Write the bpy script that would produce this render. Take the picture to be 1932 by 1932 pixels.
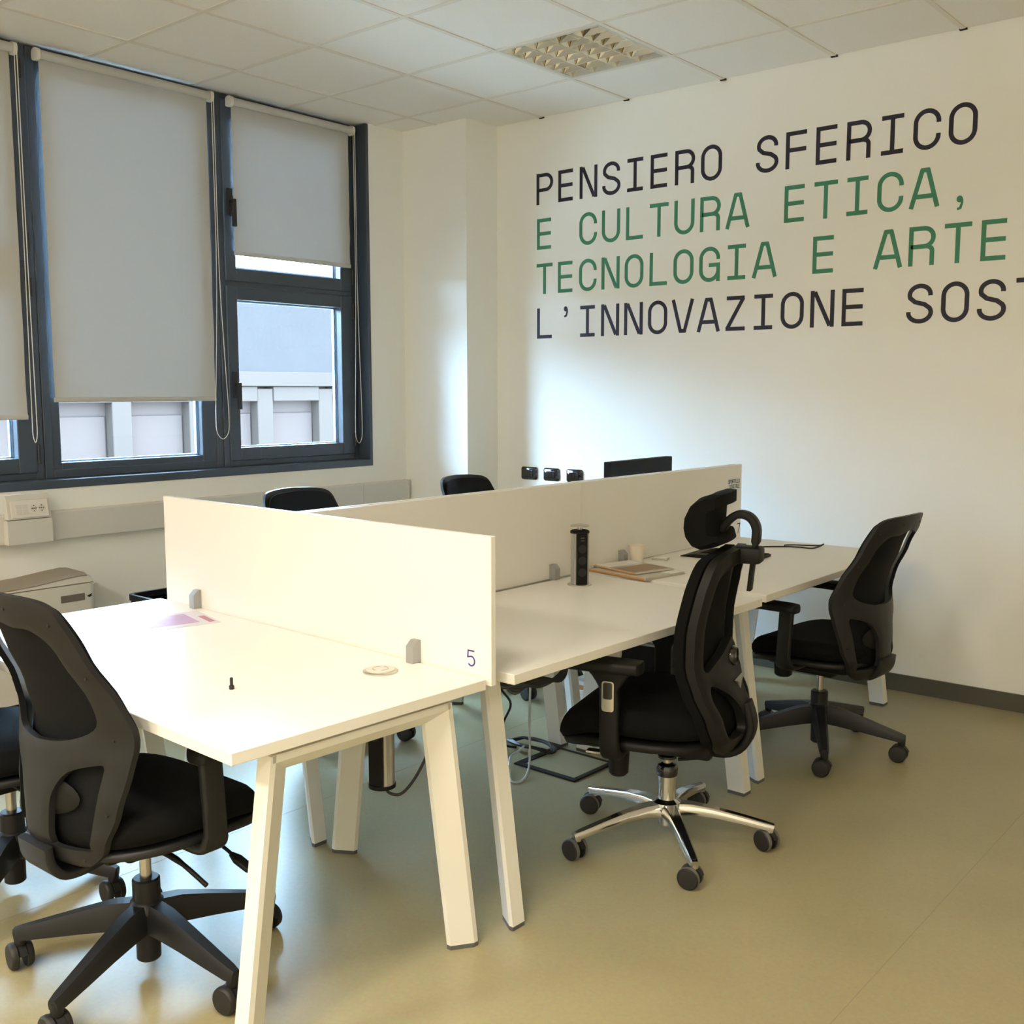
import bpy, bmesh, math, random
from mathutils import Vector, Matrix
from mathutils.geometry import delaunay_2d_cdt
for o in list(bpy.data.objects): bpy.data.objects.remove(o)
SC = bpy.context.scene
COL = SC.collection
random.seed(7)

# ------------------------------------------------------------------ camera
cam = bpy.data.cameras.new('camera'); camo = bpy.data.objects.new('camera', cam); COL.objects.link(camo)
cam.sensor_fit = 'HORIZONTAL'; cam.sensor_width = 36.0; cam.lens = 36.0 * 2003.69 / 1932.0
cam.clip_start = 0.05; cam.clip_end = 200
YAW, PITCH, ROLL = -0.699, -0.1139, -0.0009
fw = Vector((math.sin(YAW)*math.cos(PITCH), math.cos(YAW)*math.cos(PITCH), math.sin(PITCH)))
r0 = Vector((math.cos(YAW), -math.sin(YAW), 0)); u0 = r0.cross(fw)
rr = r0*math.cos(ROLL) + u0*math.sin(ROLL); uu = u0*math.cos(ROLL) - r0*math.sin(ROLL)
M = Matrix(((rr.x, uu.x, -fw.x), (rr.y, uu.y, -fw.y), (rr.z, uu.z, -fw.z))).to_4x4()
M.translation = Vector((4.933, -5.0902, 1.4583)); camo.matrix_world = M
SC.camera = camo

# ------------------------------------------------------------------ world: overcast daylight
W = bpy.data.worlds.new('overcast_sky'); SC.world = W; W.use_nodes = True
bg = W.node_tree.nodes['Background']; bg.inputs[0].default_value = (0.50, 0.73, 1.0, 1); bg.inputs[1].default_value = 46.0

# ------------------------------------------------------------------ view
VS = SC.view_settings
VS.view_transform = 'Standard'; VS.look = 'None'; VS.gamma = 1.0; VS.use_curve_mapping = False
VS.exposure = 0.83
SC.cycles.diffuse_bounces = 8; SC.cycles.max_bounces = 14
LAMP_POWER = 47.0; LAMP_COLOR = (1.0, 0.90, 0.74); LAMP_SPREAD = 170.0

H = 3.057            # ceiling height
XR, YF = 6.9, -8.3   # far ends of the room behind the camera

# ------------------------------------------------------------------ materials
def mat(name, col, rough=0.5, metal=0.0, spec=0.5, noise=0.0, nscale=8.0, bump=0.0, bscale=200.0, col2=None, coat=0.0):
    m = bpy.data.materials.new(name); m.use_nodes = True
    nt = m.node_tree; b = nt.nodes['Principled BSDF']
    b.inputs['Base Color'].default_value = (*col, 1); b.inputs['Roughness'].default_value = rough
    b.inputs['Metallic'].default_value = metal; b.inputs['Specular IOR Level'].default_value = spec
    if coat: b.inputs['Coat Weight'].default_value = coat
    tc = nt.nodes.new('ShaderNodeTexCoord')
    if noise or col2:
        n = nt.nodes.new('ShaderNodeTexNoise'); n.inputs['Scale'].default_value = nscale; n.inputs['Detail'].default_value = 6
        nt.links.new(tc.outputs['Object'], n.inputs['Vector'])
        mx = nt.nodes.new('ShaderNodeMix'); mx.data_type = 'RGBA'
        c2 = col2 or tuple(max(0, c*(1-noise)) for c in col)
        mx.inputs[6].default_value = (*col, 1); mx.inputs[7].default_value = (*c2, 1)
        nt.links.new(n.outputs['Fac'], mx.inputs[0]); nt.links.new(mx.outputs[2], b.inputs['Base Color'])
    if bump:
        n2 = nt.nodes.new('ShaderNodeTexNoise'); n2.inputs['Scale'].default_value = bscale; n2.inputs['Detail'].default_value = 3
        nt.links.new(tc.outputs['Object'], n2.inputs['Vector'])
        bp = nt.nodes.new('ShaderNodeBump'); bp.inputs['Strength'].default_value = bump; bp.inputs['Distance'].default_value = 0.002
        nt.links.new(n2.outputs['Fac'], bp.inputs['Height']); nt.links.new(bp.outputs[0], b.inputs['Normal'])
    return m

def floor_mat():
    m = mat('vinyl_floor', (0.40, 0.385, 0.305), rough=0.3, spec=0.5)
    nt = m.node_tree; b = nt.nodes['Principled BSDF']; tc = nt.nodes.new('ShaderNodeTexCoord')
    n1 = nt.nodes.new('ShaderNodeTexNoise'); n1.inputs['Scale'].default_value = 1.6; n1.inputs['Detail'].default_value = 8
    n2 = nt.nodes.new('ShaderNodeTexNoise'); n2.inputs['Scale'].default_value = 90; n2.inputs['Detail'].default_value = 4
    for n in (n1, n2): nt.links.new(tc.outputs['Object'], n.inputs['Vector'])
    r1 = nt.nodes.new('ShaderNodeValToRGB')
    r1.color_ramp.elements[0].position = 0.3; r1.color_ramp.elements[0].color = (0.365, 0.32, 0.182, 1)
    r1.color_ramp.elements[1].position = 0.75; r1.color_ramp.elements[1].color = (0.435, 0.38, 0.218, 1)
    nt.links.new(n1.outputs['Fac'], r1.inputs[0])
    mx = nt.nodes.new('ShaderNodeMix'); mx.data_type = 'RGBA'; mx.blend_type = 'MULTIPLY'; mx.inputs[0].default_value = 0.25
    nt.links.new(r1.outputs[0], mx.inputs[6]); nt.links.new(n2.outputs['Color'], mx.inputs[7])
    nt.links.new(mx.outputs[2], b.inputs['Base Color'])
    rg = nt.nodes.new('ShaderNodeMapRange'); rg.inputs[3].default_value = 0.33; rg.inputs[4].default_value = 0.36
    nt.links.new(n1.outputs['Fac'], rg.inputs[0]); nt.links.new(rg.outputs[0], b.inputs['Roughness'])
    return m

def glass_mat():
    m = bpy.data.materials.new('window_glass'); m.use_nodes = True; nt = m.node_tree
    nt.nodes.remove(nt.nodes['Principled BSDF']); out = nt.nodes['Material Output']
    t = nt.nodes.new('ShaderNodeBsdfTransparent'); t.inputs[0].default_value = (0.93, 0.97, 0.98, 1)
    g = nt.nodes.new('ShaderNodeBsdfGlossy'); g.inputs['Roughness'].default_value = 0.03
    f = nt.nodes.new('ShaderNodeFresnel'); f.inputs[0].default_value = 1.25
    mx = nt.nodes.new('ShaderNodeMixShader'); nt.links.new(f.outputs[0], mx.inputs[0])
    nt.links.new(t.outputs[0], mx.inputs[1]); nt.links.new(g.outputs[0], mx.inputs[2]); nt.links.new(mx.outputs[0], out.inputs[0])
    return m

def blind_mat():
    m = mat('blind_fabric', (0.52, 0.515, 0.505), rough=0.85, spec=0.1, bump=0.25, bscale=900)
    nt = m.node_tree; t = nt.nodes.new('ShaderNodeBsdfTranslucent'); t.inputs[0].default_value = (0.8, 0.8, 0.8, 1)
    mx = nt.nodes.new('ShaderNodeMixShader'); mx.inputs[0].default_value = 0.008
    nt.links.new(nt.nodes['Principled BSDF'].outputs[0], mx.inputs[1]); nt.links.new(t.outputs[0], mx.inputs[2]); nt.links.new(mx.outputs[0], nt.nodes['Material Output'].inputs[0])
    return m

MT = dict(
    wall=mat('white_wall_paint', (0.885, 0.885, 0.855), 0.75, spec=0.2, noise=0.02, nscale=1.2, bump=0.06, bscale=250),
    floor=floor_mat(),
    seam=mat('welded_floor_seam', (0.30, 0.27, 0.17), 0.5),
    skirting=mat('olive_grey_skirting', (0.085, 0.08, 0.06), 0.5),
    tile=mat('ceiling_tile_mineral', (0.87, 0.84, 0.80), 0.9, spec=0.1, noise=0.05, nscale=60, bump=0.35, bscale=420),
    tbar=mat('ceiling_grid_white', (0.74, 0.70, 0.64), 0.5),
    alu=mat('anthracite_aluminium', (0.046, 0.060, 0.080), 0.38, spec=0.5, noise=0.12, nscale=5),
    gasket=mat('black_gasket', (0.012, 0.012, 0.014), 0.6),
    blackmetal=mat('black_handle', (0.014, 0.015, 0.018), 0.4),
    spacer=mat('glazing_spacer', (0.33, 0.47, 0.62), 0.35, metal=0.6),
    glass=glass_mat(), blind=blind_mat(),
    blindplastic=mat('white_blind_plastic', (0.72, 0.70, 0.66), 0.45),
    trunk=mat('cable_trunking_pvc', (0.66, 0.635, 0.60), 0.45, noise=0.03),
    socket=mat('socket_plastic', (0.74, 0.70, 0.665), 0.4),
    dark=mat('dark_hole', (0.01, 0.01, 0.01), 0.7),
    desk=mat('white_laminate', (0.84, 0.82, 0.775), 0.38, spec=0.4, noise=0.015, nscale=3),
    deskleg=mat('white_powder_coat', (0.80, 0.785, 0.735), 0.42, spec=0.4),
    foot=mat('grey_glide', (0.10, 0.10, 0.10), 0.5),
    clip=mat('grey_clip', (0.36, 0.36, 0.36), 0.45, metal=0.3),
    navy=mat('navy_vinyl', (0.012, 0.010, 0.032), 0.55),
    green=mat('green_vinyl', (0.045, 0.235, 0.135), 0.55),
    purple=mat('violet_print', (0.06, 0.035, 0.20), 0.5),
    plastic=mat('black_nylon', (0.0125, 0.0128, 0.014), 0.45, spec=0.35, bump=0.05, bscale=600),
    plastic2=mat('black_soft_plastic', (0.0062, 0.0062, 0.006), 0.52, spec=0.25),
    fabric=mat('black_fabric', (0.0042, 0.0042, 0.0044), 0.9, spec=0.15, bump=0.4, bscale=700),
    mesh=mat('black_mesh', (0.0062, 0.0066, 0.0080), 0.75, spec=0.15, bump=0.4, bscale=900),
    steel=mat('brushed_steel', (0.55, 0.53, 0.50), 0.25, metal=1.0),
    chrome=mat('polished_chrome', (0.62, 0.61, 0.59), 0.12, metal=1.0),
    tyre=mat('caster_rubber', (0.014, 0.013, 0.012), 0.55),
    tyregrey=mat('caster_grey_rim', (0.12, 0.12, 0.11), 0.5),
    alubody=mat('satin_aluminium', (0.60, 0.58, 0.54), 0.3, metal=0.9),
    cup=mat('paper_cup', (0.84, 0.77, 0.66), 0.7),
    paper=mat('white_paper', (0.82, 0.80, 0.78), 0.7),
    flyer_paper=mat('flyer_paper', (0.66, 0.62, 0.64), 0.6),
    sign_paper=mat('sign_paper', (0.74, 0.76, 0.80), 0.6),
    paper_dull=mat('grey_paper', (0.55, 0.52, 0.46), 0.6),
    pink=mat('pink_print', (0.40, 0.17, 0.26), 0.6, col2=(0.55, 0.40, 0.58), nscale=9),
    lilac=mat('lilac_print', (0.50, 0.42, 0.60), 0.6, col2=(0.66, 0.62, 0.72), nscale=14),
    rose=mat('rose_print', (0.55, 0.22, 0.30), 0.6, noise=0.3, nscale=20),
    orange=mat('orange_plastic', (0.60, 0.30, 0.10), 0.3, spec=0.6),
    folder=mat('clear_folder', (0.60, 0.55, 0.47), 0.25, noise=0.12, nscale=12, spec=0.6),
    tan=mat('brown_cover', (0.36, 0.25, 0.17), 0.6, noise=0.2, nscale=10),
    cableb=mat('black_cable', (0.010, 0.010, 0.010), 0.45),
    cablew=mat('white_cable', (0.55, 0.57, 0.60), 0.4),
    cableg=mat('grey_sleeve', (0.07, 0.07, 0.075), 0.5),
    screen=mat('monitor_black', (0.008, 0.008, 0.009), 0.6, spec=0.2),
    gloss=mat('gloss_black_plate', (0.008, 0.008, 0.009), 0.12, spec=0.6, coat=0.4),
    heater=mat('heater_enamel', (0.68, 0.655, 0.61), 0.4, noise=0.02),
    grille=mat('beige_grille', (0.33, 0.28, 0.22), 0.6),
    lcd=mat('grey_display', (0.16, 0.14, 0.12), 0.3),
    lamp_white=mat('luminaire_white', (0.62, 0.60, 0.55), 0.4),
    louvre=mat('mirror_louvre', (0.80, 0.77, 0.66), 0.10, metal=1.0),
    tube=mat('fluorescent_tube_off', (0.75, 0.75, 0.70), 0.3),
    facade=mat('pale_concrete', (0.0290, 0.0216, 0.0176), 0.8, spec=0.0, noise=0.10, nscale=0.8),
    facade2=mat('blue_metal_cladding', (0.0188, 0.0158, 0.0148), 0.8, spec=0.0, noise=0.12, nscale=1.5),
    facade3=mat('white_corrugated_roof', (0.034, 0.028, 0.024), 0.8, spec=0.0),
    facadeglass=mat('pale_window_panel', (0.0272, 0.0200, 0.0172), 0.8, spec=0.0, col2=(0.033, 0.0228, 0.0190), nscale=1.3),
    ground=mat('outside_paving', (0.34, 0.31, 0.27), 0.9, spec=0.0, noise=0.2),
)

# ------------------------------------------------------------------ mesh helpers
def newbm(): return bmesh.new()
def finish(name, bm, m, parent=None, smooth=None, loc=None, rz=None):
    me = bpy.data.meshes.new(name)
    bmesh.ops.recalc_face_normals(bm, faces=bm.faces)
    bm.to_mesh(me); bm.free()
    if isinstance(m, str): m = MT[m]
    me.materials.append(m)
    if smooth is not None:
        for p in me.polygons: p.use_smooth = True
        me.set_sharp_from_angle(angle=math.radians(smooth))
    o = bpy.data.objects.new(name, me); COL.objects.link(o)
    if parent: o.parent = parent
    if loc: o.location = loc
    if rz is not None: o.rotation_euler = (0, 0, rz)
    return o
def inst(name, src, parent=None, loc=None):
    o = bpy.data.objects.new(name, src.data); COL.objects.link(o)
    if parent: o.parent = parent
    if loc: o.location = loc
    return o
def empty(name, label=None, cat=None, loc=(0, 0, 0), rz=0.0, group=None, kind=None):
    o = bpy.data.objects.new(name, None); COL.objects.link(o); o.empty_display_size = 0.1
    o.location = loc; o.rotation_euler = (0, 0, rz); tag(o, label, cat, group, kind); return o
def tag(o, label=None, cat=None, group=None, kind=None):
    if label: o['label'] = label
    if cat: o['category'] = cat
    if group: o['group'] = group
    if kind: o['kind'] = kind
    return o
def box(bm, x0, x1, y0, y1, z0, z1, bev=0.0, seg=2):
    v = [bm.verts.new((x, y, z)) for x in (x0, x1) for y in (y0, y1) for z in (z0, z1)]
    f = [(0, 1, 3, 2), (4, 6, 7, 5), (0, 4, 5, 1), (2, 3, 7, 6), (0, 2, 6, 4), (1, 5, 7, 3)]
    fs = [bm.faces.new([v[i] for i in q]) for q in f]
    if bev > 0:
        es = list({e for q in fs for e in q.edges})
        bmesh.ops.bevel(bm, geom=es, offset=bev, segments=seg, affect='EDGES', profile=0.5)
def loft(bm, rings, cap=True, closed=True):
    vs = [[bm.verts.new(p) for p in r] for r in rings]
    n = len(vs[0])
    for a, b in zip(vs[:-1], vs[1:]):
        for i in range(n if closed else n-1):
            j = (i+1) % n
            bm.faces.new((a[i], a[j], b[j], b[i]))
    if cap and closed:
        bm.faces.new(list(reversed(vs[0]))); bm.faces.new(vs[-1])
    return vs
def prism(bm, poly, axis, a, b):
    def mk(p, t):
        if axis == 0: return (t, p[0], p[1])
        if axis == 1: return (p[0], t, p[1])
        return (p[0], p[1], t)
    loft(bm, [[mk(p, a) for p in poly], [mk(p, b) for p in poly]])
def lathe(bm, prof, c=(0, 0, 0), seg=24, axis='z'):
    rings = []
    for r, z in prof:
        r = max(r, 0.0015); ring = []
        for k in range(seg):
            a = 2*math.pi*k/seg; x, y = r*math.cos(a), r*math.sin(a)
            if axis == 'z': p = (c[0]+x, c[1]+y, c[2]+z)
            elif axis == 'x': p = (c[0]+z, c[1]+x, c[2]+y)
            else: p = (c[0]+x, c[1]+z, c[2]+y)
            ring.append(p)
        rings.append(ring)
    loft(bm, rings)
def catmull(pts, n=6, closed=False):
    P = [Vector(p) for p in pts]; out = []; N = len(P)
    rng = range(N if closed else N-1)
    for i in rng:
        g = lambda k: P[k % N] if closed else P[min(max(k, 0), N-1)]
        p0, p1, p2, p3 = g(i-1), g(i), g(i+1), g(i+2)
        for k in range(n):
            t = k/n
            out.append(0.5*((2*p1)+(p2-p0)*t+(2*p0-5*p1+4*p2-p3)*t*t+(3*p1-p0-3*p2+p3)*t**3))
    if not closed: out.append(P[-1])
    return out
def tube(bm, pts, r, seg=8, closed=False):
    P = [Vector(p) for p in pts]; N = len(P); rings = []
    up = Vector((0.123, 0.2, 0.97)).normalized()
    for i in range(N):
        a = P[(i-1) % N] if closed else P[max(i-1, 0)]; b = P[(i+1) % N] if closed else P[min(i+1, N-1)]
        t = (b-a)
        t = t.normalized() if t.length > 1e-9 else Vector((0, 0, 1))
        n = up - t*up.dot(t)
        if n.length < 1e-4: n = Vector((1, 0, 0)) - t*t.x
        n.normalize(); up = n; b2 = t.cross(n)
        rad = r[i] if isinstance(r, (list, tuple)) else r
        rings.append([P[i] + n*(rad*math.cos(2*math.pi*k/seg)) + b2*(rad*math.sin(2*math.pi*k/seg)) for k in range(seg)])
    if closed: rings.append(rings[0]); loft(bm, rings, cap=False); bmesh.ops.remove_doubles(bm, verts=bm.verts, dist=1e-6)
    else: loft(bm, rings)
def sweep(bm, pts, secs, side=Vector((1, 0, 0))):
    """rectangular/poly section sweep; secs = list of [(a,b)...] per point, a along side, b along normal"""
    P = [Vector(p) for p in pts]; rings = []
    for i in range(len(P)):
        t = (P[min(i+1, len(P)-1)] - P[max(i-1, 0)]).normalized()
        s = (side - t*side.dot(t)).normalized(); n = t.cross(s)
        rings.append([P[i] + s*a + n*b for a, b in secs[i]])
    loft(bm, rings)
def rrect(w, h, r=None, n=4):
    r = min(w, h)/2*0.5 if r is None else r; out = []
    for cx, cy, a0 in ((w/2-r, h/2-r, 0), (-w/2+r, h/2-r, 90), (-w/2+r, -h/2+r, 180), (w/2-r, -h/2+r, 270)):
        for k in range(n+1):
            a = math.radians(a0+90*k/n); out.append((cx+r*math.cos(a), cy+r*math.sin(a)))
    return out
def lerp(tab, z):
    if z <= tab[0][0]: return tab[0][1]
    for (a, va), (b, vb) in zip(tab[:-1], tab[1:]):
        if z <= b:
            t = (z-a)/(b-a); t = t*t*(3-2*t)*0.5 + t*0.5
            return va+(vb-va)*t
    return tab[-1][1]
def smooth_closed(pts, n=5): return [(p.x, p.y) for p in catmull([(x, y, 0) for x, y in pts], n, True)]
def inside(p, poly):
    x, y = p; c = False; j = len(poly)-1
    for i in range(len(poly)):
        if (poly[i][1] > y) != (poly[j][1] > y) and x < (poly[j][0]-poly[i][0])*(y-poly[i][1])/(poly[j][1]-poly[i][1])+poly[i][0]: c = not c
        j = i
    return c
def dist_poly(p, poly):
    best = 9.0; x, y = p
    for i in range(len(poly)):
        ax, ay = poly[i-1]; bx, by = poly[i]; dx, dy = bx-ax, by-ay; L = dx*dx+dy*dy
        t = 0 if L < 1e-12 else max(0, min(1, ((x-ax)*dx+(y-ay)*dy)/L))
        best = min(best, (x-ax-t*dx)**2+(y-ay-t*dy)**2)
    return math.sqrt(best)
def shell(bm, outline, holes, yfun, thick, step=0.013, bulge=0.0):
    """plate in the xz plane with holes, bent by y=yfun(x,z); thick grows towards -y"""
    loops = [outline]+holes; co = []; ed = []
    for L in loops:
        s = len(co); co += [Vector(p) for p in L]; ed += [(s+i, s+(i+1) % len(L)) for i in range(len(L))]
    xs = [p[0] for p in outline]; zs = [p[1] for p in outline]
    nx = int((max(xs)-min(xs))/step); nz = int((max(zs)-min(zs))/step)
    for i in range(nx+1):
        for j in range(nz+1):
            p = (min(xs)+step*(i+0.5*(j % 2)), min(zs)+step*j)
            if inside(p, outline) and not any(inside(p, h) for h in holes) and all(dist_poly(p, L) > step*0.45 for L in loops): co.append(Vector(p))
    v, e, f, *_ = delaunay_2d_cdt(co, ed, [], 0, 1e-6)
    keep = []
    for t in f:
        cx = sum(v[i].x for i in t)/3; cz = sum(v[i].y for i in t)/3
        if inside((cx, cz), outline) and not any(inside((cx, cz), h) for h in holes): keep.append(t)
    front = [bm.verts.new((p.x, yfun(p.x, p.y), p.y)) for p in v]
    back = []
    for p in v:
        th = thick
        if bulge:
            d = min(dist_poly((p.x, p.y), L) for L in loops); t_ = min(1, d/0.024); th = thick + bulge*math.sqrt(max(0, 1-(1-t_)**2))
        back.append(bm.verts.new((p.x, yfun(p.x, p.y)-th, p.y)))
    cnt = {}
    for t in keep:
        bm.faces.new([front[i] for i in t]); bm.faces.new([back[i] for i in reversed(t)])
        for a, b in ((t[0], t[1]), (t[1], t[2]), (t[2], t[0])): cnt.setdefault((min(a, b), max(a, b)), []).append((a, b))
    for k, l in cnt.items():
        if len(l) == 1:
            a, b = l[0]; bm.faces.new((front[b], front[a], back[a], back[b]))
    for q in [q for q in bm.verts if not q.link_faces]: bm.verts.remove(q)
def pad(bm, w, d, z0, z1, yc=0.0, nr=6, exp=3.2, drop=0.0, seg=40, dish=0.0, taper=0.0, edge=0.03):
    """upholstered cushion: superellipse plan, rounded edge, waterfall front"""
    def ring(s_in, z):
        R = []
        for k in range(seg):
            a = 2*math.pi*k/seg; c, s = math.cos(a), math.sin(a)
            x = math.copysign(abs(c)**(2/exp), c); y = math.copysign(abs(s)**(2/exp), s)
            X = x*(w/2-s_in); Y = y*(d/2-s_in)
            X *= 1-taper*max(0, -Y/(d/2))
            zz = z - drop*max(0, (Y-0.12*d)/(0.38*d))**2
            zz += dish*((X/(w/2))**2)
            R.append((X, Y+yc, zz))
        return R
    rings = []
    hh = (z1-z0)
    rings.append(ring(edge*1.2, z0)); rings.append(ring(edge*0.25, z0+hh*0.12)); rings.append(ring(0, z0+hh*0.4))
    for k in range(1, 5):
        a = math.pi/2*k/4; rings.append(ring(edge*(1-math.cos(a)), z0+hh*0.4+hh*0.6*math.sin(a)))
    for k in range(1, nr):
        rings.append(ring(edge+(min(w, d)/2-edge)*k/nr*0.96, z1))
    loft(bm, rings)
def copy_tree(o, parent=None):
    c = o.copy(); COL.objects.link(c); c.parent = parent
    for ch in list(o.children): copy_tree(ch, c)
    return c

# ------------------------------------------------------------------ the room shell
b = newbm(); box(b, -0.3, XR, YF, 0.2, -0.12, 0.0); floor_o = tag(finish('floor', b, 'floor'), 'olive grey vinyl floor', kind='structure')
for xs in (2.05, 4.01, 5.97):
    b = newbm(); box(b, xs-0.0012, xs+0.0012, YF, -0.012, 0.0, 0.0004); finish('floor_seam', b, 'seam', floor_o)
b = newbm(); box(b, -0.3, XR+0.2, 0.0, 0.2, 0.0, H+0.35); wall_back = tag(finish('wall_back', b, 'wall'), 'white wall carrying the large lettering', kind='structure')
b = newbm(); box(b, XR, XR+0.2, YF-0.2, 0.0, 0.0, H+0.35); tag(finish('wall_right', b, 'wall'), 'plain white wall', kind='structure')
b = newbm(); box(b, -0.3, XR, YF-0.2, YF, 0.0, H+0.35); tag(finish('wall_front', b, 'wall'), 'plain white wall behind the viewpoint', kind='structure')
WY0, WY1 = -6.62, -0.575     # window band along the left wall
b = newbm()
box(b, -0.3, 0.0, YF, 0.0, 0.0, 0.994); box(b, -0.3, 0.0, WY1, 0.0, 0.994, H+0.35); box(b, -0.3, 0.0, YF, WY0, 0.994, H+0.35); box(b, -0.3, -0.16, WY0, WY1, H-0.005, H+0.35)
tag(finish('wall_left', b, 'wall'), 'white wall with the window band', kind='structure')
b = newbm(); box(b, 0.0, 0.537, -0.283, 0.0, 0.0, H+0.05); tag(finish('wall_column', b, 'wall'), 'square white corner column', kind='structure')
b = newbm(); box(b, 0.537, XR, -0.012, 0.0, 0.0, 0.082); tag(finish('baseboard_back', b, 'skirting'), 'dark olive skirting strip', kind='structure')
b = newbm(); box(b, 0.525, 0.549, -0.295, -0.012, 0.0, 0.082); box(b, 0.0, 0.549, -0.295, -0.283, 0.0, 0.082); tag(finish('baseboard_column', b, 'skirting'), 'dark olive skirting around the column', kind='structure')
b = newbm(); box(b, 0.0, 0.012, YF, -0.295, 0.0, 0.082); tag(finish('baseboard_left', b, 'skirting'), 'dark olive skirting under the windows', kind='structure')

# suspended ceiling: slab, T bars and single tiles
b = newbm(); box(b, -0.3, XR+0.2, YF-0.2, 0.2, H+0.25, H+0.35)
ceiling = tag(finish('ceiling', b, 'tile'), 'suspended ceiling of square mineral tiles', kind='structure')
GX = [-0.13] + [0.8917+0.6*i for i in range(-1, 10) if 0.8917+0.6*i < XR-0.05] + [XR]
GY = [0.0] + [0.084-0.6*j for j in range(1, 15) if 0.084-0.6*j > YF+0.05] + [YF]
# luminaires sit in the cells (i,j): the one in view is off, the lit ones behind the camera are unseen, added for warm fill
def cell(x, y):
    for i in range(len(GX)-1):
        for j in range(len(GY)-1):
            if GX[i] < x < GX[i+1] and GY[j+1] < y < GY[j]: return (i, j)
LAMPS = [(1.79, -0.8, False), (4.2, -0.8, False), (3.6, -4.4, True), (5.4, -6.8, True), (3.6, -6.8, True), (1.79, -6.8, True)]
lampcells = {cell(x, y): on for x, y, on in LAMPS}
tmesh = {}
for i in range(len(GX)-1):
    for j in range(len(GY)-1):
        if (i, j) in lampcells: continue
        w = GX[i+1]-GX[i]; d = GY[j]-GY[j+1]
        k = (round(w, 3), round(d, 3)); loc = ((GX[i]+GX[i+1])/2, (GY[j]+GY[j+1])/2, H+0.004+random.uniform(-0.0012, 0.0012))
        if k not in tmesh:
            b = newbm(); box(b, -w/2+0.004, w/2-0.004, -d/2+0.004, d/2-0.004, 0, 0.016, 0.002, 1)
            tmesh[k] = finish('ceiling_tile', b, 'tile', ceiling, loc=loc)
        else: inst('ceiling_tile', tmesh[k], ceiling, loc)
for x in GX[1:-1]:
    b = newbm(); box(b, -0.012, 0.012, YF, -0.012, 0, 0.004); finish('t_bar', b, 'tbar', ceiling, loc=(x, 0, H)); b = newbm(); box(b, -0.016, 0.016, -0.014, -0.001, -0.004, 0.004); finish('bar_end_gap', b, 'dark', ceiling, loc=(x, 0, H))
for y in GY[1:-1]:
    b = newbm(); box(b, -0.12, XR, -0.012, 0.012, 0.0005, 0.0045); finish('t_bar', b, 'tbar', ceiling, loc=(0, y, H))

# ------------------------------------------------------------------ louvre luminaires
def luminaire(x, y, on, label, dim=1.0, spread=None):
    i, j = cell(x, y); x0, x1, y0, y1 = GX[i]+0.014, GX[i+1]-0.014, GY[j+1]+0.014, GY[j]-0.014
    L = empty('ceiling_light', label, 'ceiling light', ((x0+x1)/2, (y0+y1)/2, H), group=None)
    w, d = (x1-x0)/2, (y1-y0)/2
    b = newbm()
    for q in ((-w, w, -d, -d+0.012), (-w, w, d-0.012, d), (-w, -w+0.012, -d+0.012, d-0.012), (w-0.012, w, -d+0.012, d-0.012)): box(b, *q, 0.0, 0.09)
    finish('housing_frame', b, 'lamp_white', L)
    b = newbm(); box(b, -w, w, -d, d, 0.088, 0.094); finish('housing_back', b, 'lamp_white', L)
    iw, idp = w-0.012, d-0.012; nx, ny = 4, 7; cw = 2*iw/nx; cd = 2*idp/ny
    # parabolic side blades run along y, cross blades between them
    prof = [(-0.0025, 0.0), (-0.017, 0.022), (-0.042, 0.052), (0.042, 0.052), (0.017, 0.022), (0.0025, 0.0)]
    first = None
    for k in range(nx+1):
        xx = -iw+cw*k; pr = prof
        if k == 0: pr = [(0, 0), (0, 0.052)] + prof[3:]
        if k == nx: pr = prof[:3] + [(0, 0.052), (0, 0)]
        b = newbm(); prism(b, [(p[0]+xx, p[1]) for p in pr], 1, -idp, idp); finish('louvre_blade', b, 'louvre', L)
    for k in range(nx):
        for m in range(1, ny):
            yy = -idp+cd*m; xc = -iw+cw*(k+0.5); hw = cw/2-0.004; hb = cw/2-0.032
            b = newbm()
            loft(b, [[(xc-cw/2+0.004, yy-0.0018, 0.0), (xc+cw/2-0.004, yy-0.0018, 0.0), (xc+cw/2-0.040, yy-0.020, 0.050), (xc-cw/2+0.040, yy-0.020, 0.050)],
                     [(xc-cw/2+0.004, yy+0.0018, 0.0), (xc+cw/2-0.004, yy+0.0018, 0.0), (xc+cw/2-0.040, yy+0.020, 0.050), (xc-cw/2+0.040, yy+0.020, 0.050)]])
            finish('cross_blade', b, 'louvre', L)
    for k in range(nx):
        xc = -iw+cw*(k+0.5); b = newbm(); lathe(b, [(0.013, -idp+0.004), (0.013, idp-0.004)], (xc, 0, 0.068), 12, 'y')
        finish('fluorescent_tube', b, MT['tube_lit'] if on else MT['tube'], L, 40)
    if on:
        for k in range(1):
            a = bpy.data.lights.new('fill_light', 'AREA'); a.shape = 'RECTANGLE'; a.size = 2*iw; a.size_y = 2*idp  # area lamp carrying the added warm fill of the unseen lights
            a.energy = LAMP_POWER*dim; a.spread = math.radians(spread or LAMP_SPREAD); a.color = LAMP_COLOR
            ao = bpy.data.objects.new('fill_light', a); COL.objects.link(ao); ao.parent = L; ao.location = (0, 0, -0.004)
    return L
m = bpy.data.materials.new('fluorescent_tube_lit'); m.use_nodes = True
bs = m.node_tree.nodes['Principled BSDF']; bs.inputs['Emission Color'].default_value = (*LAMP_COLOR, 1); bs.inputs['Emission Strength'].default_value = 6.0
MT['tube_lit'] = m
luminaire(1.79, -0.8, False, 'switched off mirror louvre ceiling light above the lettered wall, nearest the column')
luminaire(4.2, -0.8, False, 'switched off mirror louvre ceiling light further along the lettered wall')
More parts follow.
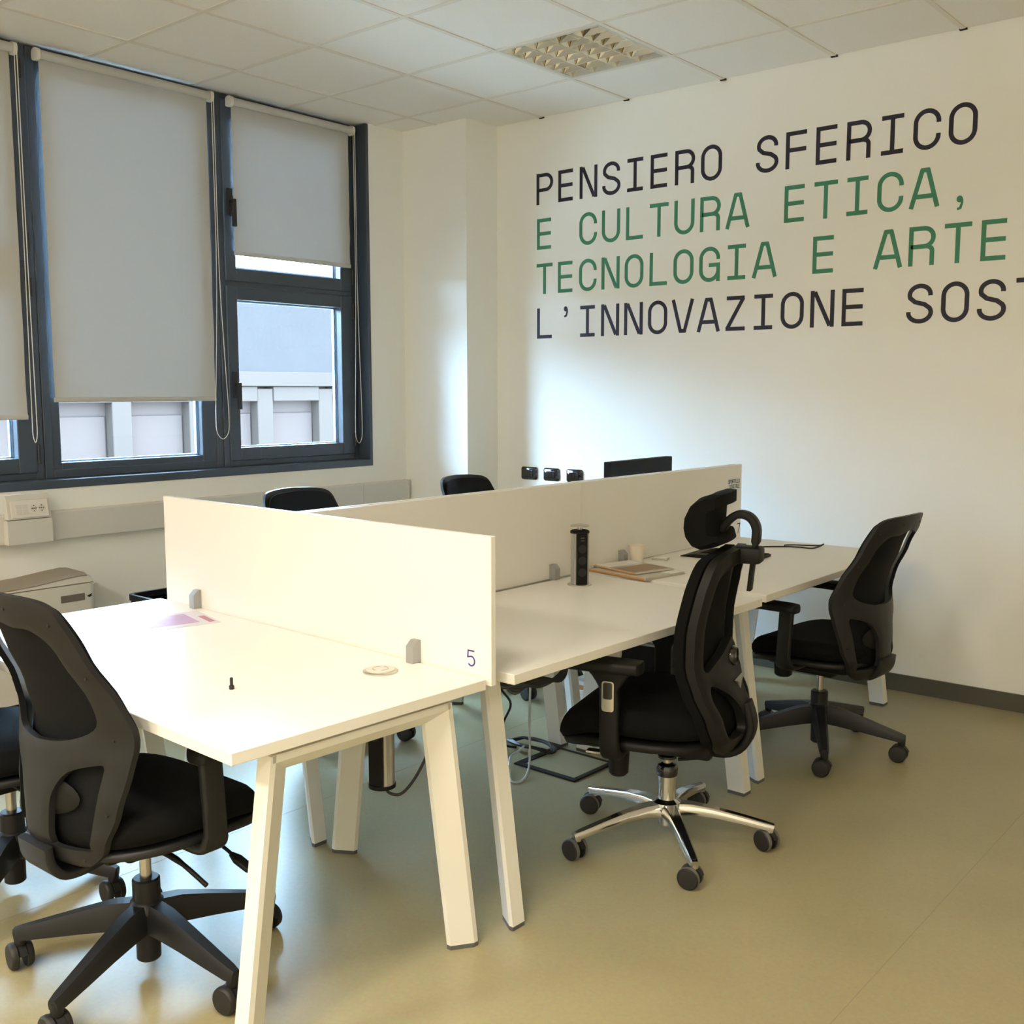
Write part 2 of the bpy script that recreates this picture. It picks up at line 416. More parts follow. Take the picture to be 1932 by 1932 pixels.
luminaire(3.6, -4.4, True, 'unseen added louvre ceiling light above the foreground floor', 0.25, 105)  # unseen lamp, placed here to brighten the foreground floor
luminaire(5.4, -6.8, True, 'unseen added louvre ceiling light at the back of the room, furthest from the windows')  # this and the next two are unseen, added for ambient light
luminaire(3.6, -6.8, True, 'unseen added louvre ceiling light in the middle of the back of the room')
luminaire(1.79, -6.8, True, 'unseen added louvre ceiling light at the back of the room, near the windows')

# ------------------------------------------------------------------ windows
b = newbm()
box(b, -0.30, 0.006, WY0-0.02, WY1+0.0, 0.994, 1.034, 0.002, 1)            # sill
box(b, -0.30, 0.006, WY1-0.024, WY1, 1.034, H-0.002, 0.002, 1)             # jamb lining right
box(b, -0.30, 0.006, WY0-0.02, WY0+0.004, 1.034, H-0.002)
trim1 = tag(finish('trim_1', b, 'alu'), 'anthracite metal sill and reveal lining of the window band', kind='structure')
XF = -0.10
def frame_rect(bm, x0, x1, y0, y1, z0, z1, wl, wr=None, wt=None, wb=None, bev=0.003):
    wr = wl if wr is None else wr; wt = wl if wt is None else wt; wb = wl if wb is None else wb
    box(bm, x0, x1, y0, y0+wl, z0, z1, bev, 1); box(bm, x0, x1, y1-wr, y1, z0, z1, bev, 1)
    box(bm, x0, x1, y0+wl, y1-wr, z0, z0+wb, bev, 1); box(bm, x0, x1, y0+wl, y1-wr, z1-wt, z1, bev, 1)
def pane(root, y0, y1, z0, z1, x=-0.15):
    b = newbm(); box(b, x-0.003, x+0.003, y0, y1, z0, z1); finish('glass_pane', b, 'glass', root)
    b = newbm(); frame_rect(b, x-0.022, x-0.004, y0-0.001, y1+0.001, z0-0.001, z1+0.001, 0.012, bev=0.0); finish('glazing_spacer', b, 'spacer', root)
    b = newbm(); frame_rect(b, x+0.003, x+0.012, y0-0.002, y1+0.002, z0-0.002, z1+0.002, 0.006, bev=0.0); finish('gasket', b, 'gasket', root)
def handle(root, y, z, flip=1):
    b = newbm(); box(b, XF+0.010, XF+0.022, y-0.016, y+0.016, z-0.075, z+0.075, 0.003)
    h = finish('handle_plate', b, 'blackmetal', root)
    b = newbm(); box(b, XF+0.020, XF+0.055, y-0.010, y+0.010, z-0.010, z+0.012, 0.003); box(b, XF+0.045, XF+0.062, y-0.012, y+0.012, z-0.135, z+0.014, 0.004); finish('handle_lever', b, 'blackmetal', h)
def hinge(root, y, z):
    b = newbm(); lathe(b, [(0.009, -0.045), (0.009, 0.045)], (XF+0.012, y, z), 10); finish('hinge', b, 'blackmetal', root, 40)
def window_unit(n, ya, yb, sashed, label, hside=1):
    """ya<yb"""
    root = empty('window_%d' % n, label, None, (0, 0, 0), kind='structure')
    b = newbm(); frame_rect(b, -0.19, XF, ya, yb, 1.034, H-0.004, 0.042, bev=0.003)
    if sashed: box(b, -0.19, XF, ya+0.042, yb-0.042, 2.033, 2.062)
    finish('outer_frame', b, 'alu', root)
    if sashed:
        for z0, z1, zg0, zg1 in ((1.066, 2.034, 1.137, 1.962), (2.060, H-0.03, 2.135, H-0.10)):
            s0, s1 = ya+0.036, yb-0.036
            b = newbm(); frame_rect(b, -0.175, XF+0.010, s0, s1, z0, z1, 0.071, 0.092, 0.072, 0.073, bev=0.004)
            sash = finish('sash', b, 'alu', root)
            pane(sash, s0+0.069, s1-0.09, zg0-0.002, zg1+0.002)
            handle(sash, s0+0.037 if hside > 0 else s1-0.037, (z0+z1)/2-0.06)
            for zz in (z0+0.09, z1-0.09): hinge(sash, s1+0.004 if hside > 0 else s0-0.004, zz)
    else:
        b = newbm(); frame_rect(b, -0.175, XF-0.006, ya+0.040, yb-0.040, 1.072, H-0.03, 0.046, 0.09, 0.05, 0.036, bev=0.004)
        sash = finish('fixed_frame', b, 'alu', root)
        pane(sash, ya+0.084, yb-0.128, 1.106, H-0.082)
    return root
U = [(-1.590, -0.602), (-2.612, -1.594), (-3.600, -2.616), (-4.620, -3.604), (-5.610, -4.624), (-6.616, -5.614)]
for n, (ya, yb) in enumerate(U):
    window_unit(n+1, ya, yb, n % 2 == 0, 'anthracite window bay number %d from the column' % (n+1), 1)

# ------------------------------------------------------------------ roller blinds
def blind(y0, y1, zb, zc, label, loopw=0.055):
    root = empty('roller_blind', label, 'blind', (-0.055, (y0+y1)/2, 0), group='grey roller blinds')
    h = (y1-y0)/2; zt = 3.012
    b = newbm(); lathe(b, [(0.021, -h-0.004), (0.021, h+0.004)], (0, 0, zt), 20, 'y'); finish('roller_tube', b, 'blind', root, 40)
    for s in (-1, 1):
        b = newbm(); prism(b, [(p[0]-0.010, p[1]+zt) for p in rrect(0.060, 0.056, 0.022, 5)], 1, s*(h+0.006), s*(h+0.024)); finish('bracket', b, 'blindplastic', root, 40)
    b = newbm()
    n = 14; front = []; back = []
    rings = []
    for k in range(n+1):
        z = zt-0.015-(zt-0.015-zb)*k/n; bow = 0.004*math.sin(k*1.9)*(k/n)
        rings.append([(-0.020+bow, -h, z), (-0.020+bow, h, z)])
    loft(b, rings, cap=False, closed=False); finish('fabric', b, 'blind', root, 60)
    b = newbm(); prism(b, [(p[0]-0.021, p[1]+zb) for p in rrect(0.012, 0.024, 0.004, 3)], 1, -h-0.002, h+0.002); finish('bottom_bar', b, 'blind', root, 40)
    # bead chain loop on the right hand end
    yb = h+0.014
    pts = []
    L = zt-zc
    for t in (0, .2, .4, .55, .7, .8, .88, .94, .98):
        pts.append((0.018, yb+0.006+loopw*0.5*max(0, (t-.45)/.55)**1.3*(1 if t < .9 else 1-((t-.9)/.1)**2*0.45), zt-L*t))
    pts.append((0.018, yb, zt-L))
    for t in (.98, .94, .88, .8, .7, .55, .4, .2, 0):
        pts.append((0.018, yb-0.006-loopw*0.5*max(0, (t-.45)/.55)**1.3*(1 if t < .9 else 1-((t-.9)/.1)**2*0.45), zt-L*t))
    b = newbm(); tube(b, catmull(pts, 4), 0.0022, 6); finish('pull_chain', b, 'blindplastic', root, 60)
    return root
blind(-1.500, -0.665, 2.212, 1.135, 'short grey roller blind over the upper sash nearest the column')
blind(-2.562, -1.655, 1.415, 1.195, 'long grey roller blind in the middle of the view', 0.09)
blind(-3.600, -2.700, 1.335, 1.215, 'grey roller blind cut off by the left edge of the photo', 0.012)
blind(-4.580, -3.660, 1.21, 1.15, 'unseen lowered grey roller blind fourth from the column')  # unseen blinds from here on, let down to dim daylight on the near desk
blind(-5.570, -4.680, 1.21, 1.15, 'unseen lowered grey roller blind fifth from the column')
blind(-6.560, -5.660, 1.21, 1.15, 'unseen lowered grey roller blind sixth from the column')

# ------------------------------------------------------------------ building outside
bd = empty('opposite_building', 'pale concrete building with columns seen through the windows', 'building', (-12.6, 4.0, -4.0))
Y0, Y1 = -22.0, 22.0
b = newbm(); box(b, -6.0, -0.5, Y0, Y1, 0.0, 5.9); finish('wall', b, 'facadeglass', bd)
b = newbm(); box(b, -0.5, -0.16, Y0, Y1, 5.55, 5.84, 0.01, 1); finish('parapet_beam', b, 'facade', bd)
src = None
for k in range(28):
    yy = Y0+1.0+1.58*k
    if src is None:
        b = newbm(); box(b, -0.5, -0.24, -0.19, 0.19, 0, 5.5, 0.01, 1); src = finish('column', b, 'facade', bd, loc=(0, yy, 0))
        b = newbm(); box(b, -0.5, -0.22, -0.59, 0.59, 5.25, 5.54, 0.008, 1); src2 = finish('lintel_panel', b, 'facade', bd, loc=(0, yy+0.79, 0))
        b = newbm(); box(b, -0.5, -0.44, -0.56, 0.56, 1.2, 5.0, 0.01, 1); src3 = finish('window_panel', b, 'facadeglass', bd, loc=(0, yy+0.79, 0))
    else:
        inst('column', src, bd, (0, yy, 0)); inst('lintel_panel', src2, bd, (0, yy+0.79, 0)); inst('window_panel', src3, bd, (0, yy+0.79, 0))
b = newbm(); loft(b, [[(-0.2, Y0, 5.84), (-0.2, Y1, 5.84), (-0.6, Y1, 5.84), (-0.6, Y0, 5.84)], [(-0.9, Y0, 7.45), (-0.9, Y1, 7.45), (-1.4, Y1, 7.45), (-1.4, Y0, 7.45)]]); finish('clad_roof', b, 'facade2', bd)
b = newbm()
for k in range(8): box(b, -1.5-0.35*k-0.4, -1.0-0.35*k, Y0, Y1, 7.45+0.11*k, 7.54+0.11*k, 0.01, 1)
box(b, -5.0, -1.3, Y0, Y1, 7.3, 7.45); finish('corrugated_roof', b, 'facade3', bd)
b = newbm(); box(b, -40, -0.9, -40, 40, -4.2, -4.0); tag(finish('outside_ground', b, 'ground'), 'grey paving outside', kind='structure')

# ------------------------------------------------------------------ trunking, socket box, heater, bin, switches
b = newbm(); prism(b, [(0.001, 0.752), (0.046, 0.752), (0.050, 0.758), (0.050, 0.884), (0.046, 0.890), (0.001, 0.890)], 1, -6.6, -0.70)
tr = tag(finish('cable_trunking', b, 'trunk'), 'long pale cable trunking running under the windows', 'trunking')
b = newbm(); prism(b, [(0.0, 0.752), (0.046, 0.752), (0.050, 0.758), (0.050, 0.884), (0.046, 0.890), (0.0, 0.890)], 1, -0.697, -0.318); finish('trunking_cover', b, 'trunk', tr)
b = newbm(); box(b, 0, 0.053, -0.318, -0.306, 0.750, 0.892, 0.003); finish('end_cap', b, 'trunk', tr)

so = empty('socket_box', 'pale wall socket box with two round sockets below the sill', 'socket', (0.0, -2.79, 0.0))
b = newbm(); prism(b, [(0.048, 0.756), (0.088, 0.756), (0.090, 0.868), (0.0505, 0.868)], 1, -0.105, 0.105); finish('lower_cover', b, 'trunk', so)
b = newbm(); prism(b, [(0.0505, 0.872), (0.090, 0.872), (0.072, 0.962), (0.062, 0.984), (0.0505, 0.984)], 1, -0.100, 0.100); finish('socket_housing', b, 'trunk', so)
fp = newbm(); box(fp, 0.0, 0.006, -0.088, 0.088, -0.040, 0.040, 0.003); fpo = finish('face_plate', fp, 'socket', so, loc=(0.083, 0, 0.917)); fpo.rotation_euler = (0, math.radians(-11), 0)
b = newbm(); box(b, 0.005, 0.0085, -0.070, 0.072, -0.023, 0.023, 0.001); ins = finish('module_plate', b, 'socket', fpo)
for yy in (-0.052, -0.022):
    for zz in (-0.011, 0.011):
        b = newbm(); box(b, 0.008, 0.0098, yy-0.013, yy+0.013, zz-0.010, zz+0.010); finish('blank_cover', b, 'trunk', fpo)
for yy in (0.018, 0.054):
    b = newbm(); lathe(b, [(0.0160, 0.0086), (0.0160, 0.010), (0.0135, 0.010), (0.0135, 0.0088)], (0, yy, 0), 20, 'x'); s1 = finish('socket_ring', b, 'trunk', fpo, 30)
    for q, (dy, dz) in enumerate(((-0.009, 0), (0, 0), (0.009, 0), (0, 0.0125), (0, -0.0125))):
        b = newbm(); lathe(b, [(0.0026, 0.0086), (0.0026, 0.0108)], (0, yy+dy, dz), 8, 'x'); finish('socket_hole', b, 'dark', fpo)
b = newbm(); box(b, 0.0, 0.006, -0.045, 0.045, -0.02, 0.02)
b.free()

ht = empty('fan_heater', 'low pale heater cabinet with beige top grille against the window wall', 'heater', (0.02, -3.22, 0.0))
def rr_plan(x0, x1, y0, y1, r, n=6):
    cx, cy = (x0+x1)/2, (y0+y1)/2; return [(p[0]+cx, p[1]+cy) for p in rrect(x1-x0, y1-y0, r, n)]
b = newbm(); prism(b, rr_plan(0.0, 0.23, -0.66, 0.66, 0.05), 2, 0.06, 0.562); hb = finish('cabinet', b, 'heater', ht, 35)
b = newbm(); prism(b, rr_plan(0.015, 0.22, -0.64, 0.64, 0.04), 2, 0.0, 0.06); finish('plinth', b, 'dark', ht, 35)
b = newbm()
rings = []
for yy, z1 in ((-0.65, 0.600), (-0.2, 0.590), (0.15, 0.588), (0.36, 0.596), (0.50, 0.611), (0.575, 0.617), (0.615, 0.612), (0.640, 0.596)):
    rings.append([(0.004, yy, 0.566), (0.222, yy, 0.566), (0.222, yy, z1-0.018), (0.200, yy, z1-0.004), (0.03, yy, z1), (0.004, yy, z1-0.01)])
loft(b, rings); top = finish('lid', b, 'heater', ht, 30)
b = newbm(); rings = []
for yy, z1 in ((-0.60, 0.6005), (-0.2, 0.5905), (0.15, 0.5885), (0.36, 0.5965), (0.50, 0.6115), (0.575, 0.6175), (0.610, 0.6135)):
    rings.append([(0.03, yy, z1+0.002), (0.200, yy, z1-0.002), (0.226, yy, z1-0.013), (0.224, yy, z1-0.018), (0.2, yy, z1-0.008), (0.03, yy, z1-0.004)])
loft(b, rings); finish('top_grille', b, 'grille', top, 40)
b = newbm(); box(b, 0.229, 0.233, 0.475, 0.590, 0.487, 0.519, 0.001); finish('display_window', b, 'lcd', ht)
b = newbm(); prism(b, [(0.600, 0.503), (0.628, 0.513), (0.622, 0.503), (0.628, 0.500), (0.612, 0.496)], 0, 0.2295, 0.2315); finish('arrow_mark', b, 'dark', ht)

bn = empty('waste_bin', 'black plastic bin half hidden behind the white divider with number 5', 'bin', (0.62, -2.40, 0.0))
b = newbm(); pl0 = rr_plan(-0.10, 0.10, -0.12, 0.12, 0.03); pl1 = rr_plan(-0.13, 0.13, -0.15, 0.15, 0.035); pl2 = rr_plan(-0.118, 0.118, -0.138, 0.138, 0.03); pl3 = rr_plan(-0.09, 0.09, -0.11, 0.11, 0.03)
loft(b, [[(x, y, 0) for x, y in pl0], [(x, y, 0.52) for x, y in pl1], [(x, y, 0.52) for x, y in pl2], [(x, y, 0.02) for x, y in pl3]]); finish('bin_body', b, 'plastic2', bn, 40)
b = newbm(); loft(b, [[(x*1.04, y*1.03, 0.505) for x, y in pl1], [(x*1.04, y*1.03, 0.532) for x, y in pl1], [(x, y, 0.532) for x, y in pl2], [(x, y, 0.505) for x, y in pl2]]); finish('bin_rim', b, 'plastic2', bn, 40)

for k, (x0, x1, lab) in enumerate(((0.736, 0.862, 'black wall switch plate nearest the corner column'), (0.912, 1.033, 'black wall switch plate in the middle of three'), (1.087, 1.208, 'black wall switch plate nearest the monitor'))):
    sw = empty('wall_switch', lab, 'switch', ((x0+x1)/2, 0.0, 0.951), group='three black wall plates')
    b = newbm(); pl = rrect(x1-x0, 0.078, 0.016, 5); pl2 = rrect(x1-x0-0.016, 0.062, 0.012, 5)
    loft(b, [[(p[0], -0.0005, p[1]) for p in pl], [(p[0], -0.007, p[1]) for p in pl], [(p[0], -0.013, p[1]) for p in pl2]]); finish('cover_plate', b, 'gloss', sw, 35)
    b = newbm(); box(b, -0.035, 0.035, -0.0145, -0.012, -0.021, 0.021, 0.001); mp = finish('module_frame', b, 'screen', sw)
    for q in range(3):
        b = newbm(); box(b, -0.033+0.0225*q, -0.012+0.0225*q, -0.018, -0.0135, -0.019, 0.019, 0.001); finish('rocker', b, 'gloss', sw)

# ------------------------------------------------------------------ lettering
def arc(cx, cy, rx, ry, a0, a1, n=12):
    return [(cx+rx*math.cos(math.radians(a0+(a1-a0)*k/n)), cy+ry*math.sin(math.radians(a0+(a1-a0)*k/n))) for k in range(n+1)]
GW, GH, SW = 0.125, 0.180, 0.0205   # glyph box and stroke, wall size
l, r_, bt, tp, mid, cx = 0.0105, 0.1145, 0.0103, 0.1697, 0.092, 0.0625
def glyph(c):
    e = SW/2; R = (r_-l)/2
    if c == 'P': return [([(l, 0), (l, tp), (cx+0.008, tp)] + arc(cx+0.008, tp-0.043, r_-cx-0.008, 0.043, 90, -90, 14) + [(l, tp-0.086)], 0)]
    if c == 'R': return [([(l, 0), (l, tp), (cx+0.008, tp)] + arc(cx+0.008, tp-0.041, r_-cx-0.010, 0.041, 90, -90, 14) + [(l, tp-0.082)], 0), (arc(cx+0.018, 0.066, r_-0.006-cx-0.018, 0.022, 90, 0, 6) + [(r_-0.006, 0)], 0)]
    if c == 'E': return [([(r_-0.004, tp), (l+0.004, tp), (l+0.004, bt), (r_-0.004, bt)], 0), ([(l+0.004, mid), (r_-0.006, mid)], 0)]
    if c == 'F': return [([(r_, tp), (l+0.004, tp), (l+0.004, 0)], 0), ([(l+0.004, mid-0.002), (r_-0.002, mid-0.002)], 0)]
    if c == 'L': return [([(l+0.006, GH), (l+0.006, bt), (r_+0.004, bt)], 0)]
    if c == 'I': return [([(l, tp), (r_, tp)], 0), ([(l, bt), (r_, bt)], 0), ([(cx, bt), (cx, tp)], 0)]
    if c == 'T': return [([(l-0.008, tp), (r_+0.008, tp)], 0), ([(cx, 0), (cx, tp)], 0)]
    if c == 'N': return [([(l, 0), (l, GH)], 0), ([(r_, 0), (r_, GH)], 0), ([(l+0.012, tp+0.004), (r_-0.012, bt-0.004)], 0)]
    if c == 'O': return [(arc(cx, tp-R+0.002, R, R, 0, 180, 18) + arc(cx, bt+R-0.002, R, R, 180, 360, 18), 1)]
    if c == 'C': return [(arc(cx, tp-R+0.002, R, R, -6, 180, 18) + arc(cx, bt+R-0.002, R, R, 180, 366, 18), 0)]
    if c == 'G': return [(arc(cx, tp-R+0.002, R, R, -6, 180, 18) + arc(cx, bt+R-0.002, R, R, 180, 350, 16) + [(r_, bt+R), (r_, mid-0.006), (cx-0.004, mid-0.006)], 0), ([(r_, bt+R), (r_, 0)], 0)]
    if c == 'U': return [([(l, GH), (l, bt+R)] + arc(cx, bt+R-0.002, R, R, 180, 360, 18) + [(r_, GH)], 0)]
    if c == 'S':
        q = 0.0405
        return [(arc(cx, tp-q+0.002, R-0.004, q, -8, 200, 16) + [(cx-0.022, mid+0.006), (cx+0.022, mid-0.006)] + arc(cx, bt+q-0.002, R, q, 30, -186, 16), 0)]
    if c == 'A': return [([(l-0.008, 0), (cx-0.012, tp+0.004)], 0), ([(r_+0.008, 0), (cx+0.012, tp+0.004)], 0), ([(cx-0.020, tp), (cx+0.020, tp)], 0), ([(l+0.016, 0.052), (r_-0.016, 0.052)], 0)]
    if c == 'V': return [([(l-0.008, GH), (cx-0.012, bt-0.004)], 0), ([(r_+0.008, GH), (cx+0.012, bt-0.004)], 0), ([(cx-0.020, bt), (cx+0.020, bt)], 0)]
    if c == 'Z': return [([(l, tp), (r_, tp)], 0), ([(l-0.004, bt), (r_+0.004, bt)], 0), ([(r_-0.006, tp), (l+0.004, bt)], 0)]
    if c == 'D': return [([(l, bt), (l, tp), (cx, tp)] + arc(cx, tp-R, R, R, 90, 0, 9) + arc(cx, bt+R, R, R, 0, -90, 9) + [(l, bt)], 0)]
    if c in ",'":
        dy = 0.0 if c == ',' else 0.146
        return [(arc(cx, 0.022+dy, 0.0085, 0.0085, 0, 360, 12)[:-1], 1), ([(cx+0.010, 0.022+dy), (cx+0.011, 0.004+dy), (cx+0.004, -0.018+dy), (cx-0.010, -0.022+dy)], 0)]
    if c == '5': return [([(r_-0.010, tp), (l+0.012, tp), (l+0.006, 0.100)] + arc(cx, 0.060, R-0.006, 0.050, 118, -142, 18), 0)]
    if c == '7': return [([(l, tp), (r_, tp), (cx-0.020, 0)], 0)]
    if c == '2': return [(arc(cx, tp-R*0.8, R*0.9, R*0.8, 165, -30, 14) + [(l, bt), (r_, bt)], 0)]
    if c == '0': return glyph('O')
    return []
def stroke(bm, pts, w, closed, tr, depth):
    """ribbon with mitred joins, tr maps (x,y,d)->xyz"""
    P = [Vector((x, y)) for x, y in pts]; Q = []
    for p in P:
        if not Q or (p-Q[-1]).length > 1e-5: Q.append(p)
    if closed and (Q[0]-Q[-1]).length < 1e-5: Q.pop()
    P = Q; N = len(P); Ls = []; Rs = []
    for i in range(N):
        a = P[i-1] if (closed or i > 0) else None; c = P[(i+1) % N] if (closed or i < N-1) else None
        d1 = (P[i]-a).normalized() if a is not None else None; d2 = (c-P[i]).normalized() if c is not None else None
        if d1 is None: d1 = d2
        if d2 is None: d2 = d1
        n1 = Vector((-d1.y, d1.x)); n2 = Vector((-d2.y, d2.x)); mm = (n1+n2)
        mm = mm.normalized() if mm.length > 1e-6 else n1
        k = min(1.0/max(mm.dot(n1), 0.3), 2.6)
        Ls.append(P[i]+mm*w/2*k); Rs.append(P[i]-mm*w/2*k)
    rings = [[tr(Ls[i].x, Ls[i].y, 0), tr(Rs[i].x, Rs[i].y, 0), tr(Rs[i].x, Rs[i].y, depth), tr(Ls[i].x, Ls[i].y, depth)] for i in range(N)]
    if closed: rings.append(rings[0])
    loft(bm, rings, cap=not closed)
def letter_obj(ch, name, m, parent, tr, sw=SW, depth=0.0015):
    bm = newbm()
    for k, (pts, cl) in enumerate(glyph(ch)):
        d = depth+0.00005*k
        if ch in ",'" and k == 0:
            loft(bm, [[tr(cx+0.0135*math.cos(a*0.4), (0.022 if ch == ',' else 0.168)+0.0150*math.sin(a*0.4), dd) for a in [q*2*math.pi/0.4/20 for q in range(20)]] for dd in (0, depth)])
            continue
        stroke(bm, pts, sw if ch not in ",'" else 0.011, cl, tr, d)
    return finish(name, bm, m, parent)
CELL = 0.1597
for txt, zb, m, lab in (("PENSIERO SFERICO", 2.559, 'navy', 'navy wall lettering reading PENSIERO SFERICO, topmost line'), ("E CULTURA ETICA,", 2.297, 'green', 'green wall lettering reading E CULTURA ETICA, second line'),
                        ("TECNOLOGIA E ARTE", 2.034, 'green', 'green wall lettering reading TECNOLOGIA E ARTE, third line'), ("L'INNOVAZIONE SOST", 1.770, 'navy', "navy wall lettering starting with L'INNOVAZIONE, lowest line")):
    root = empty('wall_lettering', lab, 'lettering', (0.849, -0.0003, zb), group='lines of text on the wall')
    cache = {}
    for k, ch in enumerate(txt):
        if ch == ' ': continue
        if ch in cache: inst('letter', cache[ch], root, (CELL*k, 0, 0))
        else:
            cache[ch] = letter_obj(ch, 'letter', m, root, lambda x, y, d: (x, -d, y)); cache[ch].location = (CELL*k, 0, 0)

# ------------------------------------------------------------------ desks
TOPZ = 0.72
def desk(label, cxy, rz, w, d, group='white workstation desks', grommets=()):
    """w along local x, frames at both x ends"""
    D = empty('office_desk', label, 'desk', (cxy[0], cxy[1], 0), rz, group)
    b = newbm(); box(b, -w/2, w/2, -d/2, d/2, TOPZ-0.028, TOPZ, 0.0015, 1); finish('tabletop', b, 'desk', D)
    for sx in (-1, 1):
        xo = sx*(w/2-0.016)
        for sy in (-1, 1):
            def sec(o, z): return [(xo-sx*a, sy*(o-q), z) for q, a in ((0, 0.048), (0, 0.0), (0.014, 0.0), (0.068, 0.034), (0.068, 0.048))]
            b = newbm(); loft(b, [sec(d/2-0.018, 0.012), sec(d/2-0.108, TOPZ-0.040)]); leg = finish('leg', b, 'deskleg', D)
            b = newbm(); loft(b, [[(p[0], p[1], 0.0) for p in sec(d/2-0.018, 0)], [(p[0], p[1], 0.012) for p in sec(d/2-0.0175, 0)]]); finish('glide_foot', b, 'foot', leg)
        b = newbm(); o = d/2-0.112
        prism(b, [(xo-sx*0.048, TOPZ-0.088), (xo-sx*0.034, TOPZ-0.088), (xo, TOPZ-0.056), (xo, TOPZ-0.0385), (xo-sx*0.048, TOPZ-0.0385)], 1, -o, o); finish('cross_beam', b, 'deskleg', D)
        for sy in (-1, 1):
            b = newbm(); box(b, xo-sx*0.040-0.012, xo-sx*0.040+0.012, sy*d*0.28-0.02, sy*d*0.28+0.02, TOPZ-0.0385, TOPZ-0.028); finish('spacer_block', b, 'dark', D)
    for sy in (-1, 1):
        b = newbm(); box(b, -w/2+0.082, w/2-0.082, sy*0.16-0.02, sy*0.16+0.02, TOPZ-0.078, TOPZ-0.040, 0.002, 1); finish('rail', b, 'deskleg', D)
    for gx, gy in grommets:
        b = newbm(); lathe(b, [(0.04, -0.004), (0.04, 0.0012), (0.036, 0.0022), (0.012, 0.0016), (0.0, 0.0016)], (gx, gy, TOPZ), 28); finish('cable_grommet', b, 'clip', D, 40)
    return D
R2 = math.radians
# near desk, its long side along the divider with the number 5
A, B_, Dp = Vector((3.138, -3.851)), Vector((3.167, -3.094)), Vector((1.556, -3.030))
cA = (A+Dp)/2
near_desk = desk('white desk in the foreground holding a flyer and a bolt', (cA.x, cA.y), R2(-2.2), 1.612, 0.757)
d1 = desk('white desk with the raised power tower, behind the divider with number 5', (2.806, -2.331), R2(90-1.0), 1.352, 0.800)
d2 = desk('white desk at the lettered wall holding a black cable', (2.792, -0.925), R2(90+0.5), 1.345, 0.800)
d3 = desk('white desk on the window side of the divider, nearer the foreground desk', (1.975, -2.331), R2(90-1.0), 1.352, 0.800)
d4 = desk('white desk on the window side of the divider, under the monitor', (1.960, -0.925), R2(90), 1.345, 0.800)

# ------------------------------------------------------------------ dividers
def clip(root, x, y, along):
    """grey wedge clip at the foot of a divider, facing -along side"""
    b = newbm()
    if along == 'x': prism(b, [(y, TOPZ+0.001), (y, TOPZ+0.062), (y-0.012, TOPZ+0.062), (y-0.030, TOPZ+0.046), (y-0.030, TOPZ+0.001)], 0, x-0.014, x+0.014)
    else: prism(b, [(x, TOPZ+0.001), (x, TOPZ+0.060), (x+0.012, TOPZ+0.060), (x+0.028, TOPZ+0.044), (x+0.028, TOPZ+0.001)], 1, y-0.016, y+0.016)
    finish('clip', b, 'clip', root)
p5 = empty('desk_divider', 'long white desk divider panel marked with the number 5', 'divider', (2.385, -3.047, 0), R2(-2.0), 'white divider panels')
b = newbm(); box(b, -0.792, 0.792, -0.0095, 0.0095, 0.700, 1.090, 0.0015, 1); finish('panel', b, 'desk', p5)
clip(p5, 0.515, -0.0097, 'x'); clip(p5, -0.580, -0.0097, 'x')
o = letter_obj('5', 'numeral', 'purple', p5, lambda x, y, d: (x*0.27, -d, y*0.25), sw=0.017, depth=0.0006)
o.location = (0.704, -0.0096, 0.741)
def screen(label, x, y0, y1, rz, clips=(), side=1):
    S = empty('desk_divider', label, 'divider', (x, (y0+y1)/2, 0), rz, 'white divider panels')
    h = (y1-y0)/2
    b = newbm(); box(b, -0.009, 0.009, -h, h, 0.7212, 1.090, 0.0015, 1); finish('panel', b, 'desk', S)
    for c in clips: clip(S, 0.0092, c-(y0+y1)/2, 'y')
    return S
s1 = screen('white divider panel behind the raised power tower', 2.385, -3.035, -1.642, R2(-0.4), (-1.83,))
s2 = screen('white divider panel marked 7 near the lettered wall', 2.388, -1.637, -0.288, R2(-0.3), (-1.35,))
s3 = screen('rear white divider panel on the window side, nearer half', 2.352, -3.035, -1.642, R2(-0.4))
s4 = screen('rear white divider panel on the window side, half by the monitor', 2.354, -1.637, -0.288, R2(-0.3))
mid2 = (-1.637-0.288)/2
o = letter_obj('7', 'numeral', 'navy', s2, lambda x, y, d: (d, x*0.30, y*0.28), sw=0.015, depth=0.0006); o.location = (0.0091, -0.330-mid2, 0.747)
b = newbm(); box(b, 0.009, 0.0096, -0.430-mid2, -0.302-mid2, 0.958, 1.028); sg = finish('paper_sign', b, 'sign_paper', s2)
for txt, zz, y0 in (('SPORTELLO', 1.001, -0.425), ('DIGITALE', 0.976, -0.412)):
    for k, ch in enumerate(txt):
        o = letter_obj(ch, 'sign_letter', 'navy', sg, lambda x, y, d: (d, x*0.095, y*0.105), sw=0.030, depth=0.0004); o.location = (0.0097, y0-mid2+0.0128*k, zz)

